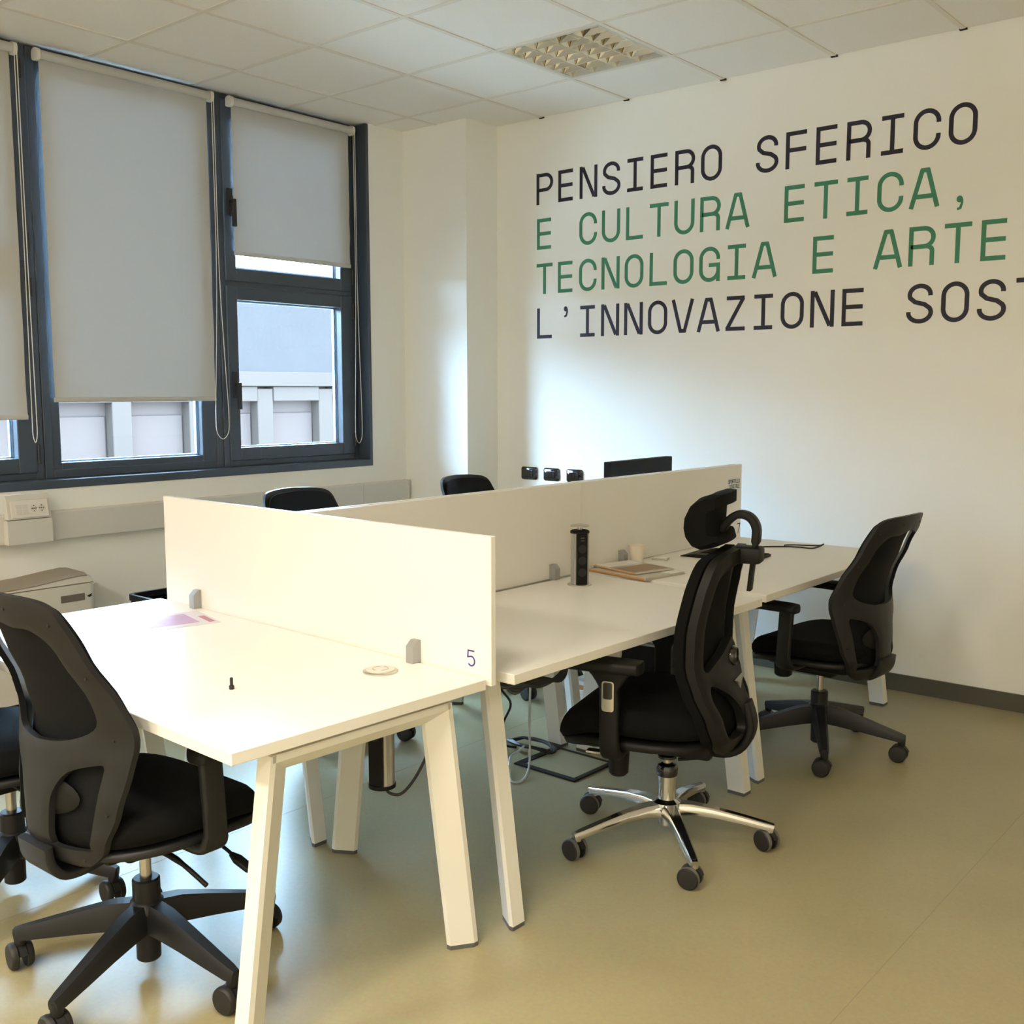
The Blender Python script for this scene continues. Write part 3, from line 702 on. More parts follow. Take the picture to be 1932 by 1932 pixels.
# ------------------------------------------------------------------ power towers
def tower(label, x, y, ztop, zbot, raised):
    T = empty('power_tower', label, 'power socket', (x, y, TOPZ), 0.0 if raised else R2(-43), 'pop up power towers')
    b = newbm(); lathe(b, [(0.038, 0.0), (0.047, 0.0), (0.047, 0.003), (0.044, 0.005), (0.038, 0.005)], (0, 0, 0.0005), 32); finish('collar', b, 'alubody', T, 40)
    z0, z1 = zbot-TOPZ, ztop-TOPZ
    b = newbm(); pl = []
    for k in range(28):
        a = R2(10+270*k/27); pl.append((0.034*math.cos(a), 0.034*math.sin(a)))
    prism(b, pl, 2, z0, z1-0.012); body = finish('body', b, 'alubody', T, 40)
    for aa in (30, 120, 262):
        b = newbm(); a = R2(aa); box(b, 0.0335, 0.0352, -0.004, 0.004, z0, z1-0.013); g = finish('groove', b, 'clip', body); g.rotation_euler = (0, 0, a)
    b = newbm(); box(b, -0.021, 0.021, -0.033, -0.010, z0+0.001, z1-0.013, 0.002, 1); sp = finish('socket_strip', b, 'screen', T); sp.rotation_euler = (0, 0, R2(55))
    for q in range(3):
        b = newbm(); lathe(b, [(0.0165, -0.0345), (0.0165, -0.0335), (0.014, -0.0335), (0.014, -0.0338)], (0, 0, z1-0.07-0.045*q), 20, 'y'); finish('socket_ring', b, 'gasket', sp, 40)
    for q in range(2):
        b = newbm(); box(b, -0.007, 0.007, -0.0345, -0.0325, z1-0.030-0.010*q, z1-0.026-0.010*q); finish('usb_port', b, 'steel', sp)
    b = newbm(); lathe(b, [(0.0365, z1-0.012), (0.0365, z1-0.004), (0.030, z1)], (0, 0, 0), 28); finish('upper_cap', b, 'screen', T, 40)
    b = newbm(); lathe(b, [(0.0365, z0-0.010), (0.0365, z0)], (0, 0, 0), 28); finish('lower_cap', b, 'screen', T, 40)
    if raised:
        b = newbm(); lathe(b, [(0.011, z1), (0.011, z1+0.014)], (0, 0, 0), 16); finish('stem', b, 'steel', T, 40)
        b = newbm(); lathe(b, [(0.012, z1+0.011), (0.035, z1+0.013), (0.036, z1+0.017), (0.030, z1+0.020), (0.0, z1+0.021)], (0, 0, 0), 28); finish('lid', b, 'alubody', T, 40)
    else:
        b = newbm(); lathe(b, [(0.039, 0.0008), (0.039, 0.0075), (0.030, 0.0085), (0.0, 0.0085)], (0, 0, 0), 28); ld = finish('lid', b, 'lamp_white', T, 40)
        b = newbm(); tube(b, [(0.021*math.cos(q*math.pi/14), 0.021*math.sin(q*math.pi/14), 0.0088) for q in range(28)], 0.0010, 6, True); finish('lid_ring', b, 'alubody', ld, 60)
        b = newbm(); tube(b, catmull([(0.0, 0.004, z0-0.006), (0.0, 0.02, z0-0.030), (0.005, 0.055, z0-0.028), (0.0, 0.10, z0+0.03), (-0.005, 0.128, z0+0.11), (0.0, 0.122, z0+0.27)], 6), 0.0042, 8); finish('power_cord', b, 'cableb', T, 60)
    return T
tower('raised aluminium socket tower standing on the desk by the divider', 2.553, -1.858, 0.932, 0.52, True)
tower('retracted socket tower hanging under the foreground desk', 2.901, -3.214, 0.715, 0.415, False)

# ------------------------------------------------------------------ things on the desks
# flyer
fl = empty('flyer', 'printed flyer with pink pictures on the foreground desk', 'flyer', (1.917, -3.262, TOPZ), R2(-14))
b = newbm(); box(b, -0.110, 0.110, -0.165, 0.165, 0.0002, 0.0008); finish('sheet', b, 'flyer_paper', fl)
b = newbm(); box(b, -0.085, 0.070, -0.045, 0.110, 0.0008, 0.0010); finish('printed_picture', b, 'pink', fl)
b = newbm(); box(b, -0.060, 0.060, -0.135, -0.075, 0.0008, 0.0010); finish('printed_picture', b, 'lilac', fl)
b = newbm(); box(b, -0.020, 0.085, 0.135, 0.156, 0.0008, 0.0010); finish('printed_picture', b, 'rose', fl)
# bolt
bo = empty('bolt', 'small black bolt standing on its head on the foreground desk', 'bolt', (2.739, -3.566, TOPZ))
b = newbm(); lathe(b, [(0.0062, 0.0), (0.0066, 0.001), (0.0066, 0.0085), (0.0058, 0.0095)], (0, 0, 0), 12); finish('head', b, 'blackmetal', bo, 30)
b = newbm(); lathe(b, [(0.0040, 0.0095)]+[(0.0038 if k % 2 else 0.0042, 0.0105+0.0014*k) for k in range(13)]+[(0.003, 0.0295)], (0, 0, 0), 12); finish('thread', b, 'blackmetal', bo, 50)
# folders
fo = empty('document_folder', 'clear folder of papers with orange edge below the paper cup', 'folder', (2.575, -1.492, TOPZ), R2(-8))
b = newbm(); box(b, -0.150, 0.152, -0.120, 0.118, 0.0004, 0.0035); finish('back_cover', b, 'folder', fo)
b = newbm(); box(b, -0.152, 0.150, -0.122, 0.116, 0.0036, 0.0115, 0.001, 1); finish('paper_stack', b, 'paper_dull', fo)
b = newbm(); box(b, -0.156, 0.146, -0.1245, -0.120, 0.0005, 0.0100, 0.002); finish('spine', b, 'orange', fo)
b = newbm(); box(b, 0.10, 0.154, 0.03, 0.122, 0.0118, 0.0126); finish('loose_sheet', b, 'paper', fo)
up = empty('document_folder', 'upper clear folder with brownish cover lying on another folder', 'folder', (2.545, -1.470, TOPZ+0.0135), R2(-14))
b = newbm(); box(b, -0.140, 0.125, -0.105, 0.105, 0.0, 0.0055, 0.001, 1); finish('paper_stack', b, 'folder', up)
b = newbm(); box(b, -0.02, 0.105, -0.095, 0.095, 0.0056, 0.0062); finish('brown_print', b, 'tan', up)
b = newbm(); box(b, -0.135, -0.05, -0.095, 0.095, 0.0056, 0.0062); finish('white_print', b, 'paper', up)
b = newbm(); box(b, -0.142, 0.127, -0.1080, -0.1045, -0.0005, 0.0050, 0.001); finish('spine', b, 'orange', up)
# cup
cu = empty('paper_cup', 'beige paper cup standing by the divider', 'cup', (2.445, -1.300, TOPZ))
b = newbm(); lathe(b, [(0.0, 0.004), (0.0235, 0.004), (0.0245, 0.0005), (0.0255, 0.0005), (0.0345, 0.078), (0.0335, 0.078), (0.0245, 0.006), (0.0, 0.006)], (0, 0, 0), 28); finish('cup_wall', b, 'cup', cu, 40)
b = newbm(); tube(b, [(0.0348*math.cos(a*math.pi/16), 0.0348*math.sin(a*math.pi/16), 0.0785) for a in range(32)], 0.0014, 6, True); finish('rim', b, 'cup', cu, 60)
# small packet
pk = empty('tissue_packet', 'small flat white packet beside the paper cup', 'packet', (2.463, -1.135, TOPZ), R2(20))
b = newbm(); box(b, -0.034, 0.034, -0.028, 0.028, 0.0005, 0.007, 0.002); finish('packet_body', b, 'paper_dull', pk)
b = newbm(); box(b, -0.030, 0.032, -0.026, 0.024, 0.0072, 0.0125, 0.002); finish('upper_layer', b, 'paper', pk)
# black sleeve
sl = empty('laptop_sleeve', 'flat black sleeve lying beside the divider marked 7', 'sleeve', (2.640, -0.880, TOPZ), R2(6))
b = newbm(); prism(b, [(-0.17, 0.0005), (0.17, 0.0005), (0.17, 0.012), (-0.10, 0.016), (-0.165, 0.005)], 1, -0.11, 0.11); finish('sleeve_body', b, 'plastic2', sl)
b = newbm(); prism(b, [(-0.10, 0.016), (0.165, 0.0122), (0.165, 0.0142), (-0.09, 0.0185)], 1, -0.05, 0.105); finish('flap', b, 'fabric', sl)
# cable on d2
b = newbm(); z = TOPZ+0.0035
tube(b, catmull([(2.62, -0.62, z), (2.64, -0.53, z), (2.69, -0.475, z), (2.735, -0.44, z), (2.79, -0.425, z), (2.842, -0.425, z), (2.862, -0.385, z+0.006), (2.868, -0.352, z+0.014), (2.855, -0.372, z+0.008), (2.80, -0.372, z+0.004), (2.74, -0.385, z+0.002), (2.715, -0.425, z+0.004), (2.72, -0.452, z+0.006)], 8), 0.0034, 8)
tag(finish('power_cable', b, 'cableb', None, 60), 'black looped cable on the desk at the lettered wall', 'cable')
# monitor on d4
mo = empty('monitor', 'black monitor rising above the divider near the switches', 'monitor', (2.06, -0.700, TOPZ), R2(2))
b = newbm(); box(b, -0.02, 0.02, -0.290, 0.290, 0.070, 0.404, 0.004); finish('screen_housing', b, 'screen', mo)
b = newbm(); box(b, -0.0215, -0.0202, -0.28, 0.28, 0.085, 0.395); finish('display', b, 'gloss', mo)
b = newbm(); box(b, 0.015, 0.045, -0.03, 0.03, 0.005, 0.25, 0.004); finish('stand_neck', b, 'screen', mo)
b = newbm(); box(b, -0.09, 0.09, -0.12, 0.12, 0.0005, 0.012, 0.004); finish('stand_foot', b, 'screen', mo)

# ------------------------------------------------------------------ floor items below the desks
fb = empty('floor_box', 'flat black framed floor box under the desk with the socket tower', 'floor box', (2.497, -1.872, 0), R2(-1))
b = newbm(); frame_rect(b, -0.150, 0.150, 0, 0, 0, 0, 0) if False else None
for x0, x1, y0, y1 in ((-0.150, 0.150, -0.132, -0.106), (-0.150, 0.150, 0.120, 0.132), (-0.150, -0.118, -0.106, 0.120), (0.128, 0.150, -0.106, 0.120)): box(b, x0, x1, y0, y1, 0.0003, 0.007, 0.001, 1)
finish('frame', b, 'plastic2', fb)
b = newbm(); box(b, -0.118, 0.128, -0.106, 0.120, 0.0003, 0.0035); finish('inlay', b, 'floor', fb)
b = newbm(); tube(b, catmull([(2.442, -2.02, 0.690), (2.442, -2.02, 0.62), (2.444, -2.02, 0.40), (2.440, -2.022, 0.20), (2.446, -2.026, 0.07), (2.475, -2.075, 0.018), (2.492, -2.135, 0.006), (2.475, -2.160, 0.006), (2.430, -2.130, 0.008), (2.370, -2.060, 0.020), (2.330, -2.000, 0.030), (2.310, -1.930, 0.028), (2.300, -1.885, 0.034)], 7), 0.0045, 8)
tag(finish('white_cable', b, 'cablew', None, 60), 'white cable hanging in a loop under the desk', 'cable')
b = newbm(); tube(b, catmull([(2.47, -2.22, 0.690), (2.46, -2.20, 0.60), (2.40, -2.12, 0.46), (2.285, -2.01, 0.345), (2.275, -1.995, 0.29), (2.315, -1.985, 0.235), (2.262, -1.968, 0.145), (2.205, -1.935, 0.06), (2.215, -1.90, 0.022), (2.245, -1.865, 0.012)], 7), 0.0048, 8)
tag(finish('black_cable', b, 'cableb', None, 60), 'black cable dropping from the desk edge to the coil', 'cable')
b = newbm()
pts = []
for k in range(70):
    a = k*0.62; pts.append((2.285+0.11*math.cos(a)*(1+0.12*math.sin(k*1.3)), -1.82+0.045*math.sin(a)*(1+0.2*math.cos(k*0.9)), 0.0145+0.004*(k % 5)+0.004*math.sin(a*2)))
tube(b, catmull(pts, 3), 0.0040, 6)
tag(finish('cable_coil', b, 'cableb', None, 60), 'bundled black cable coil on the floor', 'cable')
b = newbm()
for q in range(4):
    o_ = 0.008*q; tube(b, catmull([(2.66+o_, -2.72, 0.690), (2.695+o_, -2.61, 0.565-o_), (2.73-o_*0.6, -2.535+o_, 0.500+o_*0.5), (2.775, -2.485-o_, 0.505-o_), (2.805-o_, -2.42, 0.490+o_), (2.815, -2.34+o_, 0.505-o_*0.6), (2.80+o_*0.5, -2.27, 0.530+o_), (2.795-o_, -2.17, 0.62), (2.79, -2.10-o_, 0.690)], 6), 0.0070, 7)
tag(finish('cable_bundle', b, 'cableg', None, 60), 'dark tangle of cables hung under the desk by the divider with number 5', 'cable')
# boxes stored below the window-side desk
bx1 = empty('storage_box', 'black box with number 20 printed, standing under the window side desk', 'box', (2.17, -0.74, 0), R2(12))
b = newbm(); box(b, -0.13, 0.13, -0.17, 0.17, 0.0005, 0.25, 0.003); finish('box_body', b, 'plastic2', bx1)
for k, ch in enumerate('20'):
    o = letter_obj(ch, 'printed_digit', 'lcd', bx1, lambda x, y, d: (d, x*0.3, y*0.35), sw=0.02, depth=0.0006); o.location = (0.1302, -0.05+0.05*k, 0.15)
lp = empty('laptop', 'closed grey laptop lying on the black box', 'laptop', (2.18, -0.74, 0.2505), R2(5))
b = newbm(); box(b, -0.125, 0.125, -0.165, 0.165, 0.0, 0.012, 0.003); finish('base', b, 'clip', lp)
b = newbm(); box(b, -0.125, 0.125, -0.165, 0.165, 0.013, 0.020, 0.002); finish('lid', b, 'lcd', lp)
mg = empty('magazine_stack', 'stack of white brochures on the floor beside the black box', 'brochures', (2.16, -1.10, 0), R2(-8))
for k in range(6):
    b = newbm(); a = random.uniform(-.05, .05); box(b, -0.10+a*0.2, 0.10+a*0.2, -0.145, 0.145, 0.0005+0.022*k, 0.0215+0.022*k, 0.002, 1); finish('brochure_pack', b, 'paper' if k != 4 else 'orange', mg)

# ------------------------------------------------------------------ office chairs
def caster(root, ang, R, name, m_wheel, m_rim, swivel, zr=0.030, rim=False):
    c = empty_part('caster', root, (R*math.cos(ang), R*math.sin(ang), 0), swivel)
    return c
def caster_mesh(rw, kind):
    """twin wheel caster around the local origin on the floor: hood + two wheels"""
    hood = newbm(); lathe(hood, [(0.009, rw*1.55), (0.009, rw*2.35)], (0, 0, 0), 10)
    loft(hood, [[(-0.009, 0.018-rw*1.1*math.cos(a)-0.012, rw+rw*0.98*math.sin(a)) for a in [R2(18+q*18) for q in range(9)]] + [(-0.009, 0.010, rw*0.9)],
                [(0.009, 0.018-rw*1.1*math.cos(a)-0.012, rw+rw*0.98*math.sin(a)) for a in [R2(18+q*18) for q in range(9)]] + [(0.009, 0.010, rw*0.9)]])
    wheels = []
    for s in (-1, 1):
        w = newbm(); lathe(w, [(rw*0.55, s*0.0285), (rw*0.86, s*0.0275), (rw*0.97, s*0.024), (rw, s*0.020), (rw, s*0.012), (rw*0.92, s*0.0095)], (0, 0.010, rw), 22, 'x'); wheels.append(w)
    return hood, wheels
CAST = {}
def add_casters(root, base, n0, R, kind, rw=0.034):
    for k in range(5):
        a = R2(n0+72*k); sw = R2(random.uniform(-16, 16)) if kind != 'b' else R2(-16+(-14, 9, 20, -6, 12)[k])
        if kind not in CAST:
            h, ws = caster_mesh(rw, kind)
            ho = finish('caster', h, 'plastic', root, 40)
            w1 = finish('wheel', ws[0], 'tyre', ho, 35); w2 = finish('wheel', ws[1], 'tyre', ho, 35)
            extra = []
            if kind == 'b':
                for s, w in ((-1, w1), (1, w2)):
                    t = newbm(); lathe(t, [(rw*1.012, s*0.0135), (rw*1.012, s*0.0215), (rw*0.97, s*0.0255), (rw*0.95, s*0.0135)], (0, 0.010, rw), 22, 'x'); extra.append(finish('rim', t, 'tyregrey', ho, 35))
            CAST[kind] = (ho, [w1, w2]+extra)
        else:
            src, subs = CAST[kind]; ho = inst('caster', src, root)
            for q in subs: inst(q.name.split('.')[0], q, ho)
        ho.location = (R*math.cos(a), R*math.sin(a), 0); ho.rotation_euler = (0, 0, sw)

def chair_a():
    C = empty('office_chair', 'chair', 'office chair')
    # five star base
    hub = newbm(); lathe(hub, [(0.026, 0.030), (0.030, 0.034), (0.030, 0.12), (0.046, 0.13), (0.050, 0.165), (0.040, 0.185), (0.034, 0.19), (0.034, 0.240), (0.030, 0.244)], (0, 0, 0), 24); finish('hub', hub, 'plastic', C, 35)
    leg0 = None
    for k in range(5):
        a = 72*k
        if leg0 is None:
            b = newbm(); pts = [(0.030, 0, 0.150), (0.08, 0, 0.146), (0.16, 0, 0.131), (0.25, 0, 0.112), (0.318, 0, 0.098), (0.338, 0, 0.095)]
            wd = [0.030, 0.027, 0.023, 0.020, 0.017, 0.012]; hh = [0.034, 0.034, 0.028, 0.021, 0.016, 0.013]
            secs = [[(w*0.62, h), (-w*0.62, h), (-w, h*0.3), (-w, -h), (w, -h), (w, h*0.3)] for w, h in zip(wd, hh)]
            sweep(b, pts, secs, Vector((0, 1, 0))); lathe(b, [(0.012, 0.064), (0.015, 0.070), (0.015, 0.098)], (0.325, 0, 0), 12)
            leg0 = finish('base_leg', b, 'plastic', C, 45)
        else: o = inst('base_leg', leg0, C); o.rotation_euler = (0, 0, R2(a))
    add_casters(C, None, 0, 0.325, 'a')
    b = newbm(); lathe(b, [(0.0145, 0.244), (0.0145, 0.380)], (0, 0, 0), 18); finish('gas_lift', b, 'steel', C, 40)
    # mechanism
    b = newbm(); box(b, -0.090, 0.090, -0.15, 0.19, 0.345, 0.398, 0.012); box(b, -0.06, 0.06, -0.08, 0.10, 0.318, 0.350, 0.010); finish('tilt_mechanism', b, 'plastic2', C, 35)
    b = newbm(); lathe(b, [(0.028, 0.275), (0.036, 0.282), (0.038, 0.335), (0.034, 0.362)], (0.0, 0.165, 0), 18); finish('tension_knob', b, 'plastic2', C, 35)
    b = newbm(); tube(b, catmull([(0.07, 0.06, 0.372), (0.16, 0.075, 0.366), (0.215, 0.085, 0.350), (0.245, 0.09, 0.335)], 5), 0.0045, 8); lv = finish('height_lever', b, 'plastic2', C, 50)
    b = newbm(); sweep(b, [(0.235, 0.088, 0.340), (0.255, 0.092, 0.331), (0.290, 0.10, 0.314), (0.300, 0.102, 0.309)], [rrect(w, h, None, 2) for w, h in ((0.012, 0.008), (0.026, 0.014), (0.024, 0.013), (0.014, 0.008))], Vector((0, 1, 0))); finish('lever_paddle', b, 'plastic2', lv, 50)
    b = newbm(); tube(b, catmull([(0.07, -0.04, 0.365), (0.17, -0.02, 0.345), (0.26, 0.0, 0.300)], 5), [0.008]*6+[0.006]*5, 8); finish('tilt_lever', b, 'plastic2', C, 50)
    # seat
    b = newbm(); pad(b, 0.490, 0.470, 0.395, 0.418, 0.005, nr=4, drop=0.035, taper=0.10, edge=0.012); finish('seat_shell', b, 'plastic', C, 40)
    b = newbm(); pad(b, 0.500, 0.480, 0.414, 0.485, 0.005, nr=6, drop=0.045, taper=0.10, dish=0.010, edge=0.034); finish('seat', b, 'fabric', C, 60)
    # back
    YC = [(0.36, -0.205), (0.40, -0.240), (0.46, -0.258), (0.54, -0.258), (0.62, -0.250), (0.70, -0.243), (0.78, -0.262), (0.88, -0.300), (0.98, -0.338), (1.04, -0.352)]
    KK = [(0.36, 0.03), (0.42, 0.06), (0.52, 0.085), (0.66, 0.100), (0.76, 0.09), (0.90, 0.065), (1.04, 0.050)]
    WW = [(0.36, 0.13), (0.40, 0.17), (0.47, 0.205), (0.55, 0.225), (0.64, 0.240), (0.70, 0.243), (0.78, 0.232), (0.88, 0.212), (0.96, 0.196), (1.04, 0.19)]
    def yf(x, z): return lerp(YC, z) + lerp(KK, z)*(x/lerp(WW, z))**2
    half = [(0.0, 0.375), (0.09, 0.377), (0.135, 0.388), (0.170, 0.42), (0.196, 0.47), (0.219, 0.55), (0.237, 0.64), (0.243, 0.705), (0.228, 0.78), (0.207, 0.88), (0.197, 0.95), (0.187, 0.99), (0.164, 1.014), (0.11, 1.025), (0.0, 1.030)]
    hp = [(p.x, p.y) for p in catmull([(x, z, 0) for x, z in half], 4)]
    outline = hp + [(-x, z) for x, z in reversed(hp[1:-1])]
    uh = [(0.0, 0.672), (0.09, 0.680), (0.155, 0.702), (0.182, 0.735), (0.176, 0.80), (0.160, 0.88), (0.143, 0.925), (0.115, 0.950), (0.075, 0.952), (0.040, 0.962), (0.0, 0.970)]
    up_ = [(p.x, p.y) for p in catmull([(x, z, 0) for x, z in uh], 3)]
    h_up = up_ + [(-x, z) for x, z in reversed(up_[1:-1])]
    lo = smooth_closed([(0.060, 0.432), (0.140, 0.430), (0.156, 0.450), (0.184, 0.600), (0.188, 0.626), (0.175, 0.632), (0.105, 0.610), (0.066, 0.560), (0.054, 0.500), (0.052, 0.445)], 4)
    lo2 = [(-x, z) for x, z in reversed(lo)]
    b = newbm(); shell(b, outline, [h_up, lo, lo2], yf, 0.015, bulge=0.0035); back = finish('backrest_frame', b, 'plastic', C, 40)
    for sx in (-1, 1):
        for x, z in ((0.172, 0.965), (0.198, 0.84), (0.208, 0.69), (0.196, 0.52), (0.13, 0.405), (0.04, 0.408), (0.07, 0.995)):
            b = newbm(); lathe(b, [(0.0042, -0.0230), (0.0042, -0.0150)], (sx*x, yf(x, z)+0.003, z), 10, 'y'); finish('screw_hole', b, 'dark', back)
    inset = [(x*0.93, 0.70+(z-0.70)*0.955) for x, z in outline]
    b = newbm(); shell(b, inset, [], lambda x, z: yf(x, z)+0.022, 0.006, step=0.026); finish('backrest_mesh', b, 'mesh', C, 60)
    b = newbm()
    rings = []
    for k in range(9):
        a = -math.pi/2+math.pi*k/8; rings.append([(0.120*math.cos(t)*max(math.cos(a), 0.05), yf(0.120*math.cos(t)*max(math.cos(a), .05), 0.54)+0.006+0.008*math.sin(a), 0.545+0.050*math.sin(t)*max(math.cos(a), 0.05)) for t in [2*math.pi*q/24 for q in range(24)]])
    loft(b, rings); finish('lumbar_support', b, 'plastic2', C, 60)
    # bracket from mechanism to back
    b = newbm(); sweep(b, catmull([(0, -0.09, 0.375), (0, -0.17, 0.352), (0, -0.235, 0.352), (0, -0.268, 0.385), (0, -0.276, 0.43)], 4), [rrect(w, 0.022, 0.006, 2) for w in [0.13+0.0*i for i in range(17)]], Vector((1, 0, 0))); finish('back_bracket', b, 'plastic', C, 45)
    # arms
    for s in (-1, 1):
        b = newbm()
        sweep(b, catmull([(s*0.12, 0.015, 0.388), (s*0.20, 0.015, 0.384), (s*0.262, 0.015, 0.392), (s*0.280, 0.015, 0.43), (s*0.282, 0.010, 0.52), (s*0.282, 0.005, 0.612)], 4), [rrect(0.066 if i < 12 else 0.058, 0.024, 0.008, 2) for i in range(21)], Vector((0, 1, 0)))
        arm = finish('armrest_post', b, 'plastic', C, 45)
        b = newbm()
        rings = []
        for yy, w, dz in ((-0.085, 0.060, -0.004), (-0.080, 0.074, -0.001), (-0.05, 0.084, 0), (0.05, 0.088, 0), (0.12, 0.084, 0.0), (0.150, 0.072, -0.001), (0.156, 0.056, -0.005)):
            rings.append([(s*0.280+p[0], yy+0.050, 0.628+p[1]+dz) for p in rrect(w, 0.030, 0.011, 3)])
        loft(b, rings); finish('armrest_pad', b, 'plastic2', arm, 45)
    return C

CH = chair_a()
first_used = [False]
def place_a(x, y, deg, base, label, backdz=0.0):
    c = CH if not first_used[0] else copy_tree(CH)
    first_used[0] = True
    c.location = (x, y, 0); c.rotation_euler = (0, 0, R2(deg-90)); c['label'] = label; c['group'] = 'black mesh office chairs'
    k = 0; kc = 0
    for ch in c.children:
        n = ch.name.split('.')[0]
        if n == 'base_leg': ch.rotation_euler = (0, 0, R2(base-(deg-90)+72*k)); k += 1
        if n == 'caster':
            a = R2(base-(deg-90)+72*kc); kc += 1; ch.location = (0.325*math.cos(a), 0.325*math.sin(a), 0); ch.rotation_euler = (0, 0, R2(180-deg+random.uniform(-16, 16)))
        if backdz and (n.startswith('backrest') or n.startswith('lumbar')): ch.location.z = backdz
    return c
a1 = place_a(2.586, -3.731, 91, 4, 'black office chair in the foreground with its back to the viewer')
a2 = place_a(1.904, -3.752, 88, 27, 'black office chair cut off by the left edge of the photo')
a3 = place_a(3.178, -1.055, 177, 10, 'black office chair next to the lettered wall, no headrest', -0.035)
a4 = place_a(1.50, -2.12, 0, 10, 'black office chair on the window side, nearer the foreground')
a5 = place_a(1.58, -1.10, 3, -35, 'black office chair on the window side, nearer the corner column')

def chair_b(x, y, deg, base):
    C = empty('office_chair', 'black office chair with headrest and polished metal base', 'office chair', (x, y, 0), R2(deg-90))
    b0 = base-(deg-90)
    hub = newbm(); lathe(hub, [(0.022, 0.060), (0.026, 0.064), (0.026, 0.10), (0.040, 0.105), (0.050, 0.125), (0.046, 0.140), (0.030, 0.150), (0.029, 0.225), (0.026, 0.228)], (0, 0, 0), 28); finish('hub', hub, 'chrome', C, 35)
    leg0 = None
    for k in range(5):
        if leg0 is None:
            b = newbm(); pts = [(0.030, 0, 0.118), (0.08, 0, 0.121), (0.15, 0, 0.115), (0.23, 0, 0.100), (0.305, 0, 0.084), (0.338, 0, 0.077)]
            wd = [0.027, 0.023, 0.019, 0.0165, 0.015, 0.012]; hh = [0.022, 0.018, 0.014, 0.012, 0.011, 0.011]
            sweep(b, pts, [[(w*0.7, h), (-w*0.7, h), (-w, h*0.5), (-w*0.95, -h), (w*0.95, -h), (w, h*0.5)] for w, h in zip(wd, hh)], Vector((0, 1, 0))); lathe(b, [(0.010, 0.058), (0.0135, 0.060), (0.0135, 0.080)], (0.325, 0, 0), 12)
            leg0 = finish('base_leg', b, 'chrome', C, 45); leg0.rotation_euler = (0, 0, R2(b0))
            t = newbm(); sweep(t, [(0.10, 0, 0.1352), (0.18, 0, 0.1225), (0.25, 0, 0.1085), (0.315, 0, 0.0937), (0.330, 0, 0.0905)], [rrect(w, 0.002, 0.0009, 2) for w in (0.024, 0.022, 0.020, 0.018, 0.008)], Vector((0, 1, 0))); inl0 = finish('leg_inlay', t, 'gloss', leg0)
        else:
            o = inst('base_leg', leg0, C); o.rotation_euler = (0, 0, R2(b0+72*k)); inst('leg_inlay', inl0, o)
    add_casters(C, None, b0, 0.325, 'b', 0.034)
    b = newbm(); lathe(b, [(0.0145, 0.228), (0.0145, 0.34)], (0, 0, 0), 18); finish('gas_lift', b, 'steel', C, 40)
    b = newbm(); lathe(b, [(0.014, 0.225), (0.034, 0.228), (0.036, 0.250), (0.030, 0.262), (0.015, 0.268)], (0, 0, 0), 20); lathe(b, [(0.0146, 0.282), (0.03, 0.284), (0.03, 0.292), (0.0146, 0.296)], (0, 0, 0), 20); finish('lift_bellow', b, 'gloss', C, 35)
    b = newbm(); box(b, -0.09, 0.09, -0.16, 0.10, 0.318, 0.372, 0.012); finish('tilt_mechanism', b, 'plastic2', C, 35)
    b = newbm(); lathe(b, [(0.024, 0.262), (0.031, 0.270), (0.034, 0.33), (0.034, 0.362)], (-0.150, 0.115, 0), 18); finish('tension_knob', b, 'plastic2', C, 35)
    b = newbm(); box(b, -0.245, -0.215, 0.11, 0.19, 0.352, 0.358); finish('chrome_slider', b, 'chrome', C)
    b = newbm(); tube(b, catmull([(0.05, -0.06, 0.34), (0.0, -0.10, 0.30), (0.04, -0.13, 0.29), (0.02, -0.03, 0.275)], 5), 0.006, 8); finish('release_cable', b, 'plastic2', C, 50)
    # seat
    b = newbm(); pad(b, 0.500, 0.500, 0.372, 0.402, 0.065, nr=4, drop=0.035, edge=0.014); finish('seat_shell', b, 'plastic2', C, 40)
    b = newbm(); pad(b, 0.510, 0.520, 0.398, 0.492, 0.070, nr=6, drop=0.075, dish=0.010, edge=0.045); finish('seat', b, 'fabric', C, 60)
    # back
    YC = [(0.33, -0.145), (0.37, -0.205), (0.42, -0.232), (0.48, -0.225), (0.56, -0.192), (0.64, -0.170), (0.74, -0.172), (0.86, -0.186), (0.98, -0.200)]
    KK = [(0.33, 0.02), (0.42, 0.05), (0.55, 0.055), (0.75, 0.055), (0.98, 0.035)]
    WW = [(0.33, 0.17), (0.42, 0.215), (0.55, 0.235), (0.75, 0.235), (0.90, 0.215), (0.98, 0.19)]
    def yf(x, z): return lerp(YC, z) + lerp(KK, z)*(x/lerp(WW, z))**2
    half = [(0.0, 0.352), (0.10, 0.356), (0.165, 0.385), (0.205, 0.44), (0.228, 0.55), (0.236, 0.68), (0.232, 0.80), (0.214, 0.90), (0.185, 0.952), (0.14, 0.972), (0.07, 0.980), (0.0, 0.984)]
    hp = [(p.x, p.y) for p in catmull([(x, z, 0) for x, z in half], 4)]
    outline = hp + [(-x, z) for x, z in reversed(hp[1:-1])]
    uh = [(0.0, 0.700), (0.06, 0.672), (0.13, 0.640), (0.185, 0.625), (0.196, 0.68), (0.192, 0.80), (0.172, 0.88), (0.145, 0.915), (0.08, 0.930), (0.0, 0.934)]
    up_ = [(p.x, p.y) for p in catmull([(x, z, 0) for x, z in uh], 3)]
    h_up = up_ + [(-x, z) for x, z in reversed(up_[1:-1])]
    lo = smooth_closed([(0.050, 0.420), (0.140, 0.418), (0.168, 0.450), (0.186, 0.530), (0.186, 0.575), (0.165, 0.580), (0.080, 0.530), (0.044, 0.460)], 4)
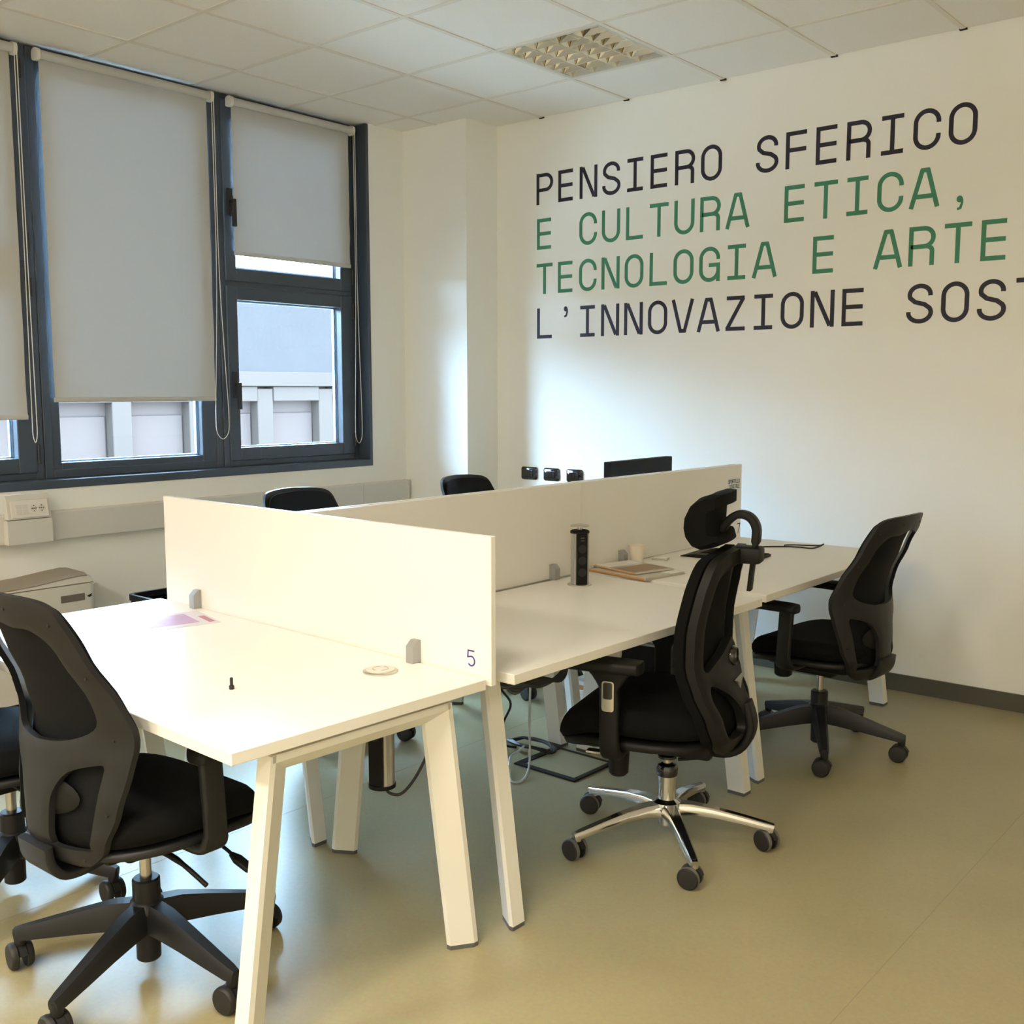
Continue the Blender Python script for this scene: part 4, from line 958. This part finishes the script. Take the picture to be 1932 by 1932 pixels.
    ctr = smooth_closed([(0.0, 0.600), (0.05, 0.580), (0.03, 0.53), (0.0, 0.50), (-0.03, 0.53), (-0.05, 0.580)], 4)
    b = newbm(); shell(b, outline, [h_up, lo, [(-x, z) for x, z in reversed(lo)]], yf, 0.026, bulge=0.005); back = finish('backrest_frame', b, 'plastic2', C, 40)
    inset = [(x*0.985, 0.67+(z-0.67)*0.985) for x, z in outline]
    b = newbm(); shell(b, inset, [], lambda x, z: yf(x, z)+0.040, 0.030, step=0.026); finish('backrest_mesh', b, 'fabric', C, 60)
    b = newbm(); prism(b, [(-0.05, 0.575), (0.05, 0.575), (0.016, 0.560), (0.0, 0.535), (-0.016, 0.560)], 1, yf(0, 0.57)-0.040, yf(0, 0.57)-0.031); finish('silver_badge', b, 'clip', back)
    b = newbm(); lathe(b, [(0.0, -0.012), (0.026, -0.010), (0.032, 0.0), (0.032, 0.012)], (0, yf(0, 0.65)-0.036, 0.640), 20, 'y'); finish('lumbar_dial', b, 'gloss', back, 40)
    b = newbm(); sweep(b, catmull([(0, -0.10, 0.345), (0, -0.19, 0.335), (0, -0.248, 0.365), (0, -0.268, 0.43), (0, -0.250, 0.50)], 4), [rrect(0.11-0.003*i, 0.026, 0.008, 2) for i in range(17)], Vector((1, 0, 0))); finish('back_bracket', b, 'plastic2', C, 45)
    # headrest
    hr_b = newbm(); box(hr_b, -0.038, 0.038, -0.287, -0.205, 0.935, 0.985, 0.010); finish('headrest_bracket', hr_b, 'plastic2', C, 40)
    b = newbm(); pts = catmull([(0, -0.250, 0.850), (0, -0.258, 0.93), (0, -0.266, 1.00), (0, -0.266, 1.045), (0, -0.246, 1.075), (0, -0.212, 1.082), (0, -0.182, 1.062), (0, -0.160, 1.030)], 5)
    sweep(b, pts, [rrect(0.044, 0.024 if i > 9 else 0.012, 0.005, 3) for i in range(len(pts))], Vector((1, 0, 0))); finish('headrest_arm', b, 'plastic2', C, 45)
    b = newbm(); rings = []
    prof = [(-0.190, 1.150), (-0.160, 1.152), (-0.125, 1.140), (-0.098, 1.115), (-0.082, 1.080), (-0.079, 1.045), (-0.086, 1.012), (-0.104, 0.988), (-0.128, 0.979), (-0.160, 0.986), (-0.192, 1.000), (-0.186, 1.020), (-0.166, 1.022), (-0.160, 1.034), (-0.158, 1.060), (-0.160, 1.100), (-0.166, 1.108), (-0.190, 1.115)]
    for q in range(15):
        t = -1+2*q/14; xx = 0.135*t; sc = 1-0.16*abs(t)**8; fwd = 0.012*t*t
        rings.append([(xx, (p[0]+0.13)*sc-0.13+fwd, 1.066+(p[1]-1.066)*sc) for p in prof])
    loft(b, rings); finish('headrest', b, 'fabric', C, 50)
    # arms
    for s in (-1, 1):
        b = newbm(); pts = catmull([(s*0.15, 0.10, 0.366), (s*0.235, 0.10, 0.360), (s*0.275, 0.10, 0.372), (s*0.288, 0.10, 0.42), (s*0.288, 0.10, 0.55), (s*0.288, 0.10, 0.625)], 4)
        sweep(b, pts, [rrect(0.060 if i < 18 else 0.060+0.025*(i-17), 0.030, 0.010, 3) for i in range(len(pts))], Vector((0, 1, 0))); arm = finish('armrest_post', b, 'plastic2', C, 45)
        b = newbm(); rings = []
        for yy, w in ((-0.098, 0.05), (-0.090, 0.078), (-0.05, 0.088), (0.06, 0.090), (0.12, 0.084), (0.145, 0.068), (0.150, 0.045)):
            rings.append([(s*0.282+p[0], yy+0.10, 0.645+p[1]) for p in rrect(w, 0.036, 0.013, 3)])
        loft(b, rings); finish('armrest_pad', b, 'plastic2', arm, 45)
        xo = s*0.3035
        b = newbm(); prism(b, [(p[0]+0.10, p[1]+0.555) for p in rrect(0.038, 0.092, 0.008, 3)], 0, xo, xo+s*0.004); bz = finish('chrome_plate', b, 'chrome', arm, 40)
        b = newbm(); prism(b, [(p[0]+0.10, p[1]+0.572) for p in rrect(0.028, 0.050, 0.005, 3)], 0, xo+s*0.0035, xo+s*0.006); finish('height_button', b, 'gloss', arm, 40)
    return C
chair_b(3.186, -2.235, 196, 28)
